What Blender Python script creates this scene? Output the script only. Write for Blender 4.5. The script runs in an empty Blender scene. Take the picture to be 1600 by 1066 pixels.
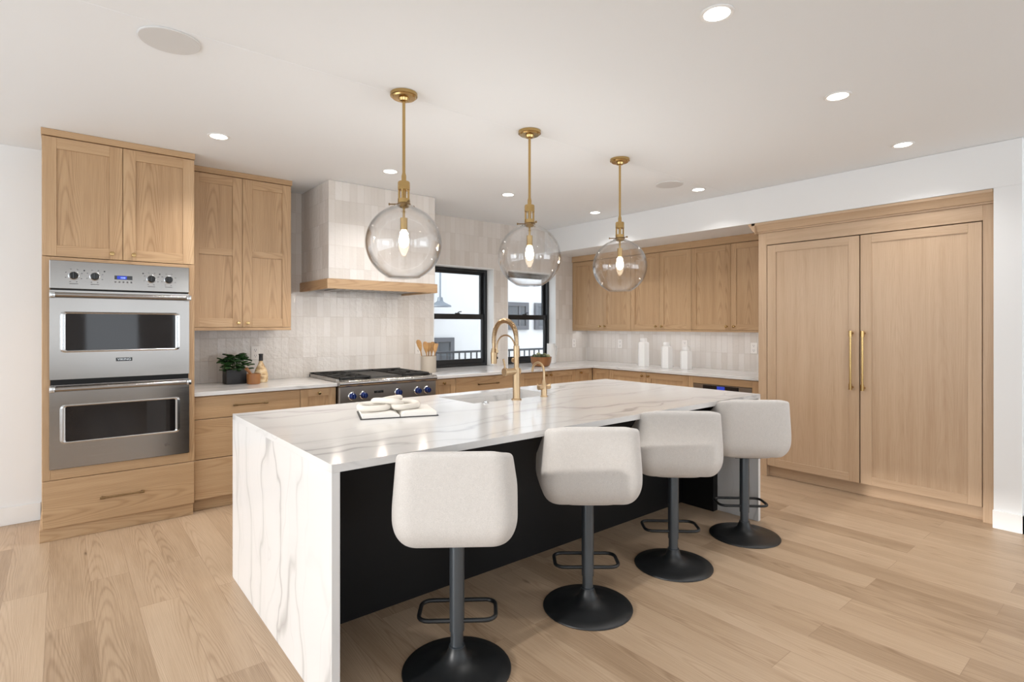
import bpy, bmesh, math, random
from mathutils import Vector, Matrix
random.seed(7)
C = bpy.context.scene
COL = C.collection
R = math.radians

# ------------------------------------------------------------------ camera
cam_d = bpy.data.cameras.new('camera'); cam = bpy.data.objects.new('camera', cam_d); COL.objects.link(cam)
cam.location = (0, 0, 1.4108); cam.rotation_euler = (R(90), 0, -0.6894)
cam_d.sensor_width = 36; cam_d.lens = 854.97 / 1600 * 36; cam_d.shift_y = -24.6 / 1600; cam_d.clip_start = 0.02
C.camera = cam
C.view_settings.view_transform = 'Standard'; C.view_settings.look = 'None'
C.view_settings.exposure = 0.0; C.view_settings.gamma = 1.0; C.view_settings.use_curve_mapping = False

# ------------------------------------------------------------------ world, sun, daylight through the openings
W = bpy.data.worlds.new('sky'); C.world = W; W.use_nodes = True
W.node_tree.nodes['Background'].inputs[0].default_value = (0.86, 0.93, 1.0, 1)
W.node_tree.nodes['Background'].inputs[1].default_value = 2.3

def lamp(name, kind, energy, loc, target=None, color=(1, 1, 1), size=None, size_y=None, parent=None, **kw):
    d = bpy.data.lights.new(name, kind); d.energy = energy; d.color = color
    if kind == 'AREA':
        d.size = size
        if size_y: d.shape = 'RECTANGLE'; d.size_y = size_y
        else: d.shape = kw.pop('shape', 'SQUARE')
    for k, v in kw.items(): setattr(d, k, v)
    o = bpy.data.objects.new(name, d); COL.objects.link(o); o.location = loc
    if target is not None:
        o.rotation_euler = (Vector(target) - Vector(loc)).to_track_quat('-Z', 'Y').to_euler()
    return o
lamp('sun', 'SUN', 2.1, (-8, 1.5, 4), (-7, 1.515, 3.73), (1.0, 0.97, 0.93), angle=R(2.2))
lamp('daylight_side', 'AREA', 38, (-3.28, 2.5, 1.25), (0, 2.5, 2.6), (0.86, 0.93, 1.0), 5.0, 2.3)
REAR = ((-3.1, -1.2, 62), (0.35, 1.15, 3.5), (1.75, 2.45, 5), (3.7, 7.2, 58))
for x0, x1, e in REAR:
    lamp('daylight_rear', 'AREA', e, ((x0 + x1) / 2, -3.48, 1.45), ((x0 + x1) / 2, 0, 4.4), (0.86, 0.93, 1.0), x1 - x0, 1.6)

# ------------------------------------------------------------------ node helpers and materials
def mat(name):
    m = bpy.data.materials.new(name); m.use_nodes = True; nt = m.node_tree
    return m, nt, nt.nodes['Principled BSDF']
def N(nt, typ, **kw):
    n = nt.nodes.new(typ)
    for k, v in kw.items():
        if isinstance(k, str) and hasattr(n, k): setattr(n, k, v)
    return n
def L(nt, a, b): nt.links.new(a, b)
def setin(n, **kw):
    for k, v in kw.items(): n.inputs[k.replace('_', ' ')].default_value = v
def math_n(nt, op, a, b=None):
    n = N(nt, 'ShaderNodeMath', operation=op)
    for i, v in enumerate((a, b)):
        if v is None: continue
        if isinstance(v, (int, float)): n.inputs[i].default_value = v
        else: L(nt, v, n.inputs[i])
    return n.outputs[0]
def mapping(nt, src, scale=(1, 1, 1), loc=(0, 0, 0)):
    m = N(nt, 'ShaderNodeMapping'); m.inputs['Scale'].default_value = scale; m.inputs['Location'].default_value = loc
    L(nt, src, m.inputs['Vector']); return m.outputs[0]
def noise(nt, vec, scale=1, detail=2, rough=0.5, dist=0):
    n = N(nt, 'ShaderNodeTexNoise'); L(nt, vec, n.inputs['Vector'])
    setin(n, Scale=scale, Detail=detail, Roughness=rough, Distortion=dist); return n.outputs['Fac']
def ramp(nt, fac, stops):
    r = N(nt, 'ShaderNodeValToRGB'); L(nt, fac, r.inputs[0]); e = r.color_ramp.elements
    while len(e) < len(stops): e.new(0.5)
    for i, (p, c) in enumerate(stops):
        e[i].position = p; e[i].color = (*c, 1) if len(c) == 3 else c
    return r.outputs[0]
def mixc(nt, fac, a, b, blend='MIX'):
    n = N(nt, 'ShaderNodeMix', data_type='RGBA', blend_type=blend)
    for i, v in ((0, fac), (6, a), (7, b)):
        if isinstance(v, (int, float)): n.inputs[i].default_value = v
        elif isinstance(v, tuple): n.inputs[i].default_value = (*v, 1) if len(v) == 3 else v
        else: L(nt, v, n.inputs[i])
    return n.outputs[2]
def bump(nt, h, strength, dist=0.01):
    b = N(nt, 'ShaderNodeBump'); setin(b, Strength=strength, Distance=dist); L(nt, h, b.inputs['Height']); return b.outputs[0]
def uvn(nt): return N(nt, 'ShaderNodeTexCoord').outputs['UV']

def plain(name, col, rough=0.5, metal=0, spec=0.5, **kw):
    m, nt, p = mat(name); setin(p, Base_Color=(*col, 1), Roughness=rough, Metallic=metal)
    p.inputs['Specular IOR Level'].default_value = spec
    for k, v in kw.items(): p.inputs[k.replace('_', ' ')].default_value = v
    # a faint surface irregularity keeps every finish procedural
    tc = N(nt, 'ShaderNodeTexCoord').outputs['Object']
    f = noise(nt, tc, 35, 2)
    L(nt, math_n(nt, 'ADD', math_n(nt, 'MULTIPLY', f, 0.06), rough - 0.03), p.inputs['Roughness'])
    return m

def cathedral(nt, q, cell):
    """nested arches of plain-sawn grain, running along u, one stack of arches per cell of v"""
    warp = noise(nt, mapping(nt, q, (1.4, 9, 1)), 1.0, 3)
    sep = N(nt, 'ShaderNodeSeparateXYZ'); L(nt, q, sep.inputs[0])
    vv = math_n(nt, 'ADD', math_n(nt, 'DIVIDE', sep.outputs[1], cell), math_n(nt, 'MULTIPLY', noise(nt, mapping(nt, q, (0.9, 0.6, 1)), 1.0, 1), 0.5))
    dv = math_n(nt, 'SUBTRACT', math_n(nt, 'FRACT', vv), 0.5)
    ph = math_n(nt, 'ADD', math_n(nt, 'MULTIPLY', sep.outputs[0], 30), math_n(nt, 'MULTIPLY', math_n(nt, 'MULTIPLY', dv, dv), 330))
    ph = math_n(nt, 'ADD', ph, math_n(nt, 'MULTIPLY', warp, 16))
    return math_n(nt, 'POWER', math_n(nt, 'ADD', math_n(nt, 'MULTIPLY', math_n(nt, 'SINE', ph), 0.5), 0.5), 3.0)

def oak(name, dark, mid, light, ring=0.10, tonal=0.36):
    m, nt, p = mat(name); uv = uvn(nt)
    tone = noise(nt, mapping(nt, uv, (0.4, 0.4, 1)), 1.0, 1)
    rings = cathedral(nt, uv, 0.27)
    fine = noise(nt, mapping(nt, uv, (4, 210, 1)), 1.0, 3, 0.6)
    soft = noise(nt, mapping(nt, uv, (0.8, 20, 1)), 1.0, 2)
    f = math_n(nt, 'ADD', math_n(nt, 'MULTIPLY', fine, 0.40), math_n(nt, 'MULTIPLY', rings, -ring))
    f = math_n(nt, 'ADD', f, math_n(nt, 'MULTIPLY', soft, 0.32))
    f = math_n(nt, 'ADD', f, math_n(nt, 'MULTIPLY', tone, tonal))
    L(nt, ramp(nt, f, [(0.22, dark), (0.52, mid), (0.80, light)]), p.inputs['Base Color'])
    setin(p, Roughness=0.40); L(nt, bump(nt, fine, 0.05, 0.002), p.inputs['Normal'])
    return m

def marble(name, base=(0.69, 0.675, 0.66), vein=(0.38, 0.37, 0.36)):
    m, nt, p = mat(name); uv = uvn(nt)
    d1 = N(nt, 'ShaderNodeTexNoise'); L(nt, mapping(nt, uv, (1.0, 1.7, 1)), d1.inputs['Vector']); setin(d1, Scale=1.6, Detail=3, Roughness=0.45)
    sc = N(nt, 'ShaderNodeVectorMath', operation='SCALE'); L(nt, d1.outputs['Color'], sc.inputs[0]); sc.inputs['Scale'].default_value = 0.55
    ad = N(nt, 'ShaderNodeVectorMath', operation='ADD'); L(nt, uv, ad.inputs[0]); L(nt, sc.outputs[0], ad.inputs[1]); q = ad.outputs[0]
    def vein_f(su, sv, amp, width, seed, pw=1.5):
        vo = N(nt, 'ShaderNodeTexVoronoi', feature='DISTANCE_TO_EDGE'); L(nt, mapping(nt, q, (su, sv, 1), (seed, seed * 2.3, 0)), vo.inputs['Vector']); setin(vo, Scale=1.0, Randomness=1.0)
        v = math_n(nt, 'MAXIMUM', math_n(nt, 'SUBTRACT', 1.0, math_n(nt, 'DIVIDE', vo.outputs['Distance'], width)), 0.0)
        return math_n(nt, 'MULTIPLY', math_n(nt, 'POWER', v, pw), amp)
    patch = ramp(nt, noise(nt, mapping(nt, uv, (1.1, 2.6, 1), (11, 5, 0)), 1.0, 2), [(0.36, (0.12,) * 3), (0.62, (1,) * 3)])
    v = math_n(nt, 'MAXIMUM', vein_f(0.38, 3.2, 0.66, 0.030, 3.1, 1.2), vein_f(0.55, 4.6, 0.20, 0.024, 9.7, 1.2))
    v = math_n(nt, 'MULTIPLY', v, patch)
    v = math_n(nt, 'ADD', v, vein_f(0.38, 3.2, 0.14, 0.16, 3.1, 2.0))
    L(nt, mixc(nt, v, base, vein), p.inputs['Base Color'])
    setin(p, Roughness=0.13); return m

def tile(name):
    m, nt, p = mat(name); uv = uvn(nt)
    br = N(nt, 'ShaderNodeTexBrick', offset=0.0, squash=1.0); L(nt, uv, br.inputs['Vector'])
    setin(br, Color1=(0.0, 0.0, 0.0, 1), Color2=(1, 1, 1, 1), Mortar=(0.5, 0.5, 0.5, 1), Scale=1.0)
    br.inputs['Mortar Size'].default_value = 0.0012; br.inputs['Mortar Smooth'].default_value = 0.6
    br.inputs['Brick Width'].default_value = 0.068; br.inputs['Row Height'].default_value = 0.200; br.inputs['Bias'].default_value = 0
    streak = noise(nt, mapping(nt, uv, (30, 2.5, 1)), 1.0, 3)
    t = math_n(nt, 'ADD', math_n(nt, 'MULTIPLY', br.outputs['Color'], 0.75), math_n(nt, 'MULTIPLY', streak, 0.5))
    c = ramp(nt, t, [(0.15, (0.645, 0.59, 0.535)), (0.6, (0.705, 0.655, 0.605)), (1.0, (0.74, 0.695, 0.65))])
    c = mixc(nt, br.outputs['Fac'], c, (0.62, 0.555, 0.495))
    L(nt, c, p.inputs['Base Color']); setin(p, Roughness=0.14)
    wob = noise(nt, mapping(nt, uv, (1, 1, 1)), 26, 2)
    # each tile sits at its own slight tilt: a ramp across the tile scaled by its random value
    h = math_n(nt, 'ADD', math_n(nt, 'MULTIPLY', wob, 0.7), math_n(nt, 'MULTIPLY', br.outputs['Fac'], -0.3))
    h = math_n(nt, 'ADD', h, math_n(nt, 'MULTIPLY', noise(nt, uv, 70, 1), 0.16))
    L(nt, bump(nt, h, 0.85, 0.006), p.inputs['Normal'])
    return m

def planks(name):
    m, nt, p = mat(name); uv = uvn(nt)      # u along the boards
    def brick(w, off):
        br = N(nt, 'ShaderNodeTexBrick', offset=off, offset_frequency=2, squash=1.0)
        L(nt, uv, br.inputs['Vector']); setin(br, Color1=(0, 0, 0, 1), Color2=(1, 1, 1, 1), Mortar=(0.5,) * 3 + (1,), Scale=1.0)
        br.inputs['Mortar Size'].default_value = 0.0011; br.inputs['Mortar Smooth'].default_value = 0.3
        br.inputs['Brick Width'].default_value = w; br.inputs['Row Height'].default_value = 0.178; br.inputs['Bias'].default_value = 0
        return br
    b1 = brick(1.37, 0.37)
    jump = math_n(nt, 'MULTIPLY', b1.outputs['Color'], 37.0)
    cmb = N(nt, 'ShaderNodeCombineXYZ'); L(nt, jump, cmb.inputs[0]); L(nt, jump, cmb.inputs[1])
    va = N(nt, 'ShaderNodeVectorMath', operation='ADD'); L(nt, uv, va.inputs[0]); L(nt, cmb.outputs[0], va.inputs[1]); q = va.outputs[0]
    rings = cathedral(nt, q, 0.23)
    fine = noise(nt, mapping(nt, q, (4, 150, 1)), 1.0, 3, 0.6)
    soft = noise(nt, mapping(nt, q, (1.0, 9, 1)), 1.0, 2)
    f = math_n(nt, 'ADD', math_n(nt, 'MULTIPLY', fine, 0.42), math_n(nt, 'MULTIPLY', rings, -0.12))
    f = math_n(nt, 'ADD', f, math_n(nt, 'MULTIPLY', soft, 0.34))
    f = math_n(nt, 'ADD', f, math_n(nt, 'MULTIPLY', math_n(nt, 'ADD', b1.outputs['Color'], -0.05), 0.26))
    c = ramp(nt, f, [(0.14, (0.24, 0.15, 0.085)), (0.46, (0.45, 0.318, 0.207)), (0.80, (0.61, 0.46, 0.325))])
    vo = N(nt, 'ShaderNodeTexVoronoi'); L(nt, mapping(nt, q, (1.0, 2.6, 1)), vo.inputs['Vector']); setin(vo, Scale=1.35, Randomness=1.0)
    kn = math_n(nt, 'MAXIMUM', math_n(nt, 'SUBTRACT', 1.0, math_n(nt, 'DIVIDE', vo.outputs['Distance'], 0.058)), 0.0)
    c = mixc(nt, math_n(nt, 'MULTIPLY', kn, 1.0), c, (0.10, 0.055, 0.03))
    c = mixc(nt, math_n(nt, 'MULTIPLY', b1.outputs['Fac'], 0.6), c, (0.20, 0.12, 0.07))
    L(nt, c, p.inputs['Base Color'])
    L(nt, math_n(nt, 'ADD', math_n(nt, 'MULTIPLY', fine, 0.12), 0.33), p.inputs['Roughness'])
    L(nt, bump(nt, math_n(nt, 'ADD', math_n(nt, 'MULTIPLY', fine, 0.5), math_n(nt, 'MULTIPLY', b1.outputs['Fac'], -1.0)), 0.12, 0.003), p.inputs['Normal'])
    return m

def steel(name, col=(0.34, 0.32, 0.30), rough=0.19, vertical=False):
    m, nt, p = mat(name); uv = uvn(nt)
    f = noise(nt, mapping(nt, uv, (2, 260, 1)), 1.0, 2)
    setin(p, Base_Color=(*col, 1), Metallic=1.0, Anisotropic=0.75)
    L(nt, math_n(nt, 'ADD', math_n(nt, 'MULTIPLY', f, 0.12), rough - 0.06), p.inputs['Roughness'])
    L(nt, bump(nt, f, 0.03, 0.001), p.inputs['Normal']); return m

def clear_glass(name, ior=0.7, tint=(1, 1, 1)):
    m = bpy.data.materials.new(name); m.use_nodes = True; nt = m.node_tree; nt.nodes.clear()
    out = N(nt, 'ShaderNodeOutputMaterial'); mx = N(nt, 'ShaderNodeMixShader')
    tr = N(nt, 'ShaderNodeBsdfTransparent'); gl = N(nt, 'ShaderNodeBsdfGlossy'); lw = N(nt, 'ShaderNodeLayerWeight')
    gl.inputs['Roughness'].default_value = 0.02; lw.inputs[0].default_value = 0.5
    L(nt, mixc(nt, math_n(nt, 'POWER', lw.outputs['Facing'], 5.0), (1.0, 1.0, 1.0), tint), tr.inputs[0])
    k = math_n(nt, 'ADD', math_n(nt, 'MULTIPLY', math_n(nt, 'POWER', lw.outputs['Facing'], 3.2), ior), 0.045)
    L(nt, k, mx.inputs[0]); L(nt, tr.outputs[0], mx.inputs[1]); L(nt, gl.outputs[0], mx.inputs[2]); L(nt, mx.outputs[0], out.inputs[0])
    return m

def emit(name, col, strength):
    m, nt, p = mat(name); setin(p, Base_Color=(*col, 1)); p.inputs['Emission Color'].default_value = (*col, 1); p.inputs['Emission Strength'].default_value = strength
    return m

def fabric(name, col):
    m, nt, p = mat(name); tc = N(nt, 'ShaderNodeTexCoord').outputs['Object']
    a = noise(nt, tc, 420, 2, 0.7); b = noise(nt, tc, 60, 2)
    f = math_n(nt, 'ADD', math_n(nt, 'MULTIPLY', a, 0.85), math_n(nt, 'MULTIPLY', b, 0.15))
    d = tuple(c * 0.88 for c in col); l = tuple(min(1, c * 1.1) for c in col)
    L(nt, ramp(nt, f, [(0.35, d), (0.65, l)]), p.inputs['Base Color'])
    setin(p, Roughness=0.95); p.inputs['Sheen Weight'].default_value = 0.25
    L(nt, bump(nt, a, 0.25, 0.002), p.inputs['Normal']); return m

M = {}
M['oak'] = oak('light_oak', (0.31, 0.175, 0.082), (0.485, 0.312, 0.168), (0.605, 0.415, 0.25), 0.14)
M['pale'] = oak('daylit_rift_oak', (0.40, 0.255, 0.150), (0.55, 0.39, 0.255), (0.65, 0.485, 0.34), 0.035, 0.26)  # same oak as the other cabinets, daylight put into its paler tones
M['floor'] = planks('oak_planks')
M['marble'] = marble('veined_quartz')
M['tile'] = tile('glazed_tile')
M['white'] = plain('wall_paint', (0.82, 0.82, 0.815), 0.6, spec=0.2)
M['ceil'] = plain('ceiling_paint', (0.85, 0.87, 0.885), 0.8, spec=0.1)
M['trimw'] = plain('trim_paint', (0.84, 0.835, 0.82), 0.4, spec=0.3)
M['black'] = plain('black_cabinet', (0.0065, 0.006, 0.006), 0.45, spec=0.25)
M['blackmetal'] = plain('black_metal', (0.012, 0.013, 0.014), 0.42, spec=0.5)
M['gunmetal'] = plain('gunmetal', (0.10, 0.115, 0.13), 0.33, 0.7)
M['frame'] = plain('window_frame_paint', (0.008, 0.009, 0.010), 0.35)
M['knobbrass'] = plain('knob_brass', (0.48, 0.33, 0.15), 0.25, 1.0)
M['brass'] = plain('brushed_brass', (0.52, 0.355, 0.15), 0.22, 1.0)
M['bronze'] = plain('champagne_bronze', (0.53, 0.385, 0.235), 0.34, 1.0)
M['dbrass'] = plain('shaded_brass', (0.24, 0.16, 0.08), 0.3, 1.0)  # shade on the drawer pulls is put into this darker brass
M['steel'] = steel('brushed_steel')
M['rsteel'] = plain('range_steel', (0.30, 0.265, 0.235), 0.40, 1.0)
M['dsteel'] = plain('dark_steel', (0.22, 0.21, 0.20), 0.3, 1.0)
M['chrome'] = plain('chrome', (0.55, 0.55, 0.55), 0.2, 1.0)
M['iron'] = plain('cast_iron', (0.014, 0.013, 0.012), 0.55)
M['blackglass'] = plain('black_glass', (0.012, 0.010, 0.010), 0.04, spec=0.45)
M['knobblack'] = plain('knob_black', (0.01, 0.01, 0.01), 0.15)
M['knobblue'] = plain('knob_blue', (0.008, 0.02, 0.10), 0.12)
M['globe'] = clear_glass('globe_glass', 0.9, (0.55, 0.56, 0.57))
M['pane'] = clear_glass('pane_glass', 0.4)
M['bulb'] = emit('bulb_glow', (1.0, 0.83, 0.60), 9.0)
M['led'] = emit('lamp_lens', (1.0, 0.96, 0.90), 9.0)
M['disp'] = emit('display_blue', (0.015, 0.04, 0.40), 0.5)
M['digits'] = emit('display_digits', (0.45, 0.6, 1.0), 1.2)
M['grille'] = plain('speaker_grille', (0.66, 0.655, 0.645), 0.8)
M['fabric'] = fabric('bouclé_fabric', (0.575, 0.54, 0.505))
M['leaf'] = plain('leaf', (0.022, 0.075, 0.016), 0.32)
M['stem'] = plain('stem', (0.05, 0.08, 0.03), 0.6)
M['charcoal'] = plain('charcoal_ceramic', (0.014, 0.013, 0.014), 0.5)
M['wood2'] = oak('warm_wood', (0.14, 0.05, 0.014), (0.27, 0.11, 0.035), (0.40, 0.19, 0.07))
M['spoon'] = oak('spoon_wood', (0.30, 0.14, 0.04), (0.47, 0.25, 0.085), (0.60, 0.37, 0.15))
M['ceramic'] = plain('white_ceramic', (0.80, 0.785, 0.765), 0.35)
M['stone'] = plain('grey_stoneware', (0.40, 0.35, 0.29), 0.7)
M['bottle'] = plain('marbled_bottle', (0.62, 0.45, 0.26), 0.3)
M['paper'] = plain('paper', (0.78, 0.75, 0.70), 0.9, spec=0.1)
M['chain'] = plain('whitewashed_wood', (0.72, 0.67, 0.60), 0.8, spec=0.2)
M['avocado'] = plain('green_fruit', (0.06, 0.075, 0.03), 0.45)
M['palegreen'] = plain('pale_green_fruit', (0.30, 0.30, 0.16), 0.5)
M['house'] = plain('white_stucco', (0.80, 0.81, 0.82), 0.9, spec=0.1)
M['hframe'] = plain('grey_frame', (0.13, 0.14, 0.16), 0.5)
M['hglass'] = plain('dark_window', (0.10, 0.115, 0.13), 0.15)
M['galv'] = plain('galvanised', (0.22, 0.26, 0.30), 0.5, 0.3)
M['rail'] = plain('railing_paint', (0.07, 0.08, 0.095), 0.5)
M['ground'] = plain('concrete', (0.55, 0.54, 0.52), 0.9)
M['plastic'] = plain('outlet_plastic', (0.80, 0.76, 0.72), 0.35)
M['slot'] = plain('outlet_slot', (0.10, 0.09, 0.09), 0.5)
M['greytext'] = plain('engraved_marks', (0.12, 0.11, 0.11), 0.5)
M['bottle'].node_tree.nodes  # swirl pattern on the bottle
def _swirl():
    m = M['bottle']; nt = m.node_tree; p = nt.nodes['Principled BSDF']
    tc = N(nt, 'ShaderNodeTexCoord').outputs['Object']
    f = noise(nt, mapping(nt, tc, (9, 9, 26)), 1.0, 3, 0.5, 1.6)
    L(nt, ramp(nt, f, [(0.38, (0.72, 0.57, 0.37)), (0.52, (0.60, 0.42, 0.22)), (0.60, (0.30, 0.17, 0.08)), (0.68, (0.70, 0.53, 0.32))]), p.inputs['Base Color'])
_swirl()

# ------------------------------------------------------------------ mesh builder
class MB:
    def __init__(s): s.bm = bmesh.new(); s.uv = s.bm.loops.layers.uv.new('UVMap')
    def _merge(s, t):
        me = bpy.data.meshes.new('tmp'); t.to_mesh(me); t.free(); s.bm.from_mesh(me); bpy.data.meshes.remove(me); return s
    def _boxuv(s, bm, grain, off):
        uv = bm.loops.layers.uv.get('UVMap') or bm.loops.layers.uv.new('UVMap'); bm.normal_update()
        g = 'xyz'.index(grain)
        for f in bm.faces:
            a = max(range(3), key=lambda i: abs(f.normal[i]))
            if a == g: u, v = (g + 1) % 3, (g + 2) % 3
            else: u = g; v = [i for i in range(3) if i != a and i != g][0]
            for l in f.loops: l[uv].uv = (l.vert.co[u] + off[0], l.vert.co[v] + off[1])
    def box(s, x0, x1, y0, y1, z0, z1, grain='z', bev=0.0015, off=None, seg=1):
        t = bmesh.new()
        bmesh.ops.create_cube(t, size=1)
        for v in t.verts: v.co = ((x0 + x1) / 2 + v.co.x * (x1 - x0), (y0 + y1) / 2 + v.co.y * (y1 - y0), (z0 + z1) / 2 + v.co.z * (z1 - z0))
        if bev: bmesh.ops.bevel(t, geom=t.edges[:], offset=min(bev, 0.45 * min(abs(x1 - x0), abs(y1 - y0), abs(z1 - z0))), segments=seg, affect='EDGES', profile=0.5)
        bmesh.ops.recalc_face_normals(t, faces=t.faces[:])
        s._boxuv(t, grain, off if off is not None else (random.uniform(0, 60), random.uniform(0, 60)))
        return s._merge(t)
    def lathe(s, prof, o=(0, 0, 0), axis=(0, 0, 1), seg=28, sq=None):
        """prof: list of (radius, height)"""
        t = bmesh.new(); q = Vector((0, 0, 1)).rotation_difference(Vector(axis).normalized()); o = Vector(o); rings = []
        for r, h in prof:
            if r < 1e-6: rings.append([t.verts.new(o + q @ Vector((0, 0, h)))])
            else:
                rg = []
                for k in range(seg):
                    a = 2 * math.pi * k / seg; c, n = math.cos(a), math.sin(a)
                    rg.append(t.verts.new(o + q @ Vector((r * c, r * n, h))))
                rings.append(rg)
        for a, b in zip(rings, rings[1:]):
            for k in range(seg):
                k2 = (k + 1) % seg
                if len(a) == 1 and len(b) == 1: break
                if len(a) == 1: t.faces.new((a[0], b[k], b[k2]))
                elif len(b) == 1: t.faces.new((a[k], b[0], a[k2]))
                else: t.faces.new((a[k], b[k], b[k2], a[k2]))
        bmesh.ops.recalc_face_normals(t, faces=t.faces[:]); s._boxuv(t, 'z', (random.uniform(0, 9), 0)); return s._merge(t)
    def cyl(s, p0, p1, r, r1=None, seg=20):
        p0, p1 = Vector(p0), Vector(p1); h = (p1 - p0).length; r1 = r if r1 is None else r1
        return s.lathe([(0, 0), (r, 0), (r1, h), (0, h)], p0, p1 - p0, seg)
    def tube(s, pts, r, seg=10, closed=False):
        t = bmesh.new(); P = [Vector(p) for p in pts]; n = len(P); rings = []; up = None
        for i in range(n):
            a = P[i - 1] if (i or closed) else P[i]; b = P[(i + 1) % n] if (i < n - 1 or closed) else P[i]
            d = (b - a).normalized()
            if up is None:
                up = Vector((0, 0, 1)) if abs(d.z) < 0.9 else Vector((1, 0, 0))
            up = (up - d * up.dot(d)).normalized(); w = d.cross(up); rr = r[i] if isinstance(r, (list, tuple)) else r
            rings.append([t.verts.new(P[i] + (up * math.cos(2 * math.pi * k / seg) + w * math.sin(2 * math.pi * k / seg)) * rr) for k in range(seg)])
        m = n if closed else n - 1
        for i in range(m):
            a, b = rings[i], rings[(i + 1) % n]
            for k in range(seg): t.faces.new((a[k], a[(k + 1) % seg], b[(k + 1) % seg], b[k]))
        if not closed: t.faces.new(rings[0]); t.faces.new(rings[-1])
        bmesh.ops.recalc_face_normals(t, faces=t.faces[:]); s._boxuv(t, 'z', (0, 0)); return s._merge(t)
    def ball(s, c, r, sc=(1, 1, 1), seg=20):
        t = bmesh.new(); bmesh.ops.create_uvsphere(t, u_segments=seg, v_segments=seg // 2 + 2, radius=r)
        for v in t.verts: v.co = Vector((v.co.x * sc[0] + c[0], v.co.y * sc[1] + c[1], v.co.z * sc[2] + c[2]))
        s._boxuv(t, 'z', (random.uniform(0, 9), 0)); return s._merge(t)
    def prism(s, poly, axis, a0, a1, grain=None):
        """poly in the two other axes (cyclic order), swept along axis"""
        t = bmesh.new(); i = 'xyz'.index(axis); o = [k for k in range(3) if k != i]
        def mk(p, a):
            co = [0, 0, 0]; co[i] = a; co[o[0]], co[o[1]] = p; return t.verts.new(co)
        A = [mk(p, a0) for p in poly]; B = [mk(p, a1) for p in poly]; n = len(poly)
        t.faces.new(A); t.faces.new(B)
        for k in range(n): t.faces.new((A[k], A[(k + 1) % n], B[(k + 1) % n], B[k]))
        bmesh.ops.recalc_face_normals(t, faces=t.faces[:]); s._boxuv(t, grain or axis, (random.uniform(0, 60), random.uniform(0, 60))); return s._merge(t)
    def ring_solid(s, rings):
        """closed loft through equal-length rings of points, capped"""
        t = bmesh.new(); V = [[t.verts.new(p) for p in r] for r in rings]; n = len(rings[0])
        for a, b in zip(V, V[1:]):
            for k in range(n): t.faces.new((a[k], a[(k + 1) % n], b[(k + 1) % n], b[k]))
        t.faces.new(V[0]); t.faces.new(V[-1])
        bmesh.ops.recalc_face_normals(t, faces=t.faces[:]); s._boxuv(t, 'x', (random.uniform(0, 9), 0)); return s._merge(t)
    def turn(s, ang, c=(0, 0, 0)):
        bmesh.ops.rotate(s.bm, verts=s.bm.verts[:], cent=c, matrix=Matrix.Rotation(ang, 3, 'Z')); return s
    def build(s, name, m, parent=None, smooth=35):
        off = Vector((0, 0, 0)); root = parent
        while root is not None:
            off += root.location; root = root.parent
        for v in s.bm.verts: v.co -= off
        me = bpy.data.meshes.new(name); s.bm.to_mesh(me); s.bm.free()
        for p in me.polygons: p.use_smooth = True
        me.set_sharp_from_angle(angle=R(smooth))
        me.materials.append(M[m]); o = bpy.data.objects.new(name, me); COL.objects.link(o)
        if parent is not None: o.parent = parent
        return o
    def thing(s, name, m, label, cat, group=None, loc=None, **k):
        """a thing that is one mesh, its origin at loc"""
        if loc is not None:
            for v in s.bm.verts: v.co -= Vector(loc)
        o = s.build(name, m, None, **k)
        if loc is not None: o.location = loc
        return tag(o, label, cat, group)

def tag(o, label=None, cat=None, group=None, kind=None):
    for k, v in (('label', label), ('category', cat), ('group', group), ('kind', kind)):
        if v: o[k] = v
    return o
def thing(name, loc, label, cat, group=None):
    o = bpy.data.objects.new(name, None); COL.objects.link(o); o.location = loc; o.empty_display_size = 0.1
    return tag(o, label, cat, group)
def struct(mb, name, m, parent=None, **k):
    o = mb.build(name, m, parent, **k)
    if parent is None: o['kind'] = 'structure'
    return o
def copy_tree(o, parent=None):
    c = o.copy(); COL.objects.link(c)
    if parent is not None: c.parent = parent; c.matrix_parent_inverse = o.matrix_parent_inverse
    for ch in list(o.children): copy_tree(ch, c)
    return c
def lettering(body, size, mat4, m, parent, name='lettering', extrude=0.0006, width=None):
    cu = bpy.data.curves.new('t', 'FONT'); cu.body = body; cu.size = size; cu.extrude = extrude; cu.align_x = 'CENTER'; cu.align_y = 'CENTER'
    to = bpy.data.objects.new('t', cu); COL.objects.link(to)
    dg = bpy.context.evaluated_depsgraph_get(); dg.update(); me = bpy.data.meshes.new_from_object(to.evaluated_get(dg))
    bpy.data.objects.remove(to); bpy.data.curves.remove(cu)
    if width:
        xs = [v.co.x for v in me.vertices]; k = width / (max(xs) - min(xs))
        for v in me.vertices: v.co.x *= k
    me.transform(mat4); mb = MB(); mb.bm.from_mesh(me); bpy.data.meshes.remove(me)
    return mb.build(name, m, parent)
FRONT = lambda x, y, z: Matrix.Translation((x, y, z)) @ Matrix.Rotation(R(90), 4, 'X')     # text facing -Y

H = 2.685; YW = 5.40; XW = 5.863; ZC = 0.905

# ------------------------------------------------------------------ room shell
fl = MB()
fl.box(-3.4, 8.6, -3.6, 5.55, -0.05, 0.0, 'y', 0, off=(0.31, 0.055))
struct(fl, 'floor', 'floor')
cl = MB(); cl.box(-3.4, 8.6, 2.735, 5.6, H, H + 0.1, 'x', 0); cl.box(-3.4, 8.6, -3.7, 2.7349, H + 0.0008, H + 0.1, 'x', 0)
struct(cl, 'ceiling', 'ceil')

W1 = (3.285, 4.163); W2 = (4.375, 5.235); WT = 2.117
wb = MB(); o = (0.02, 0.105)
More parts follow.
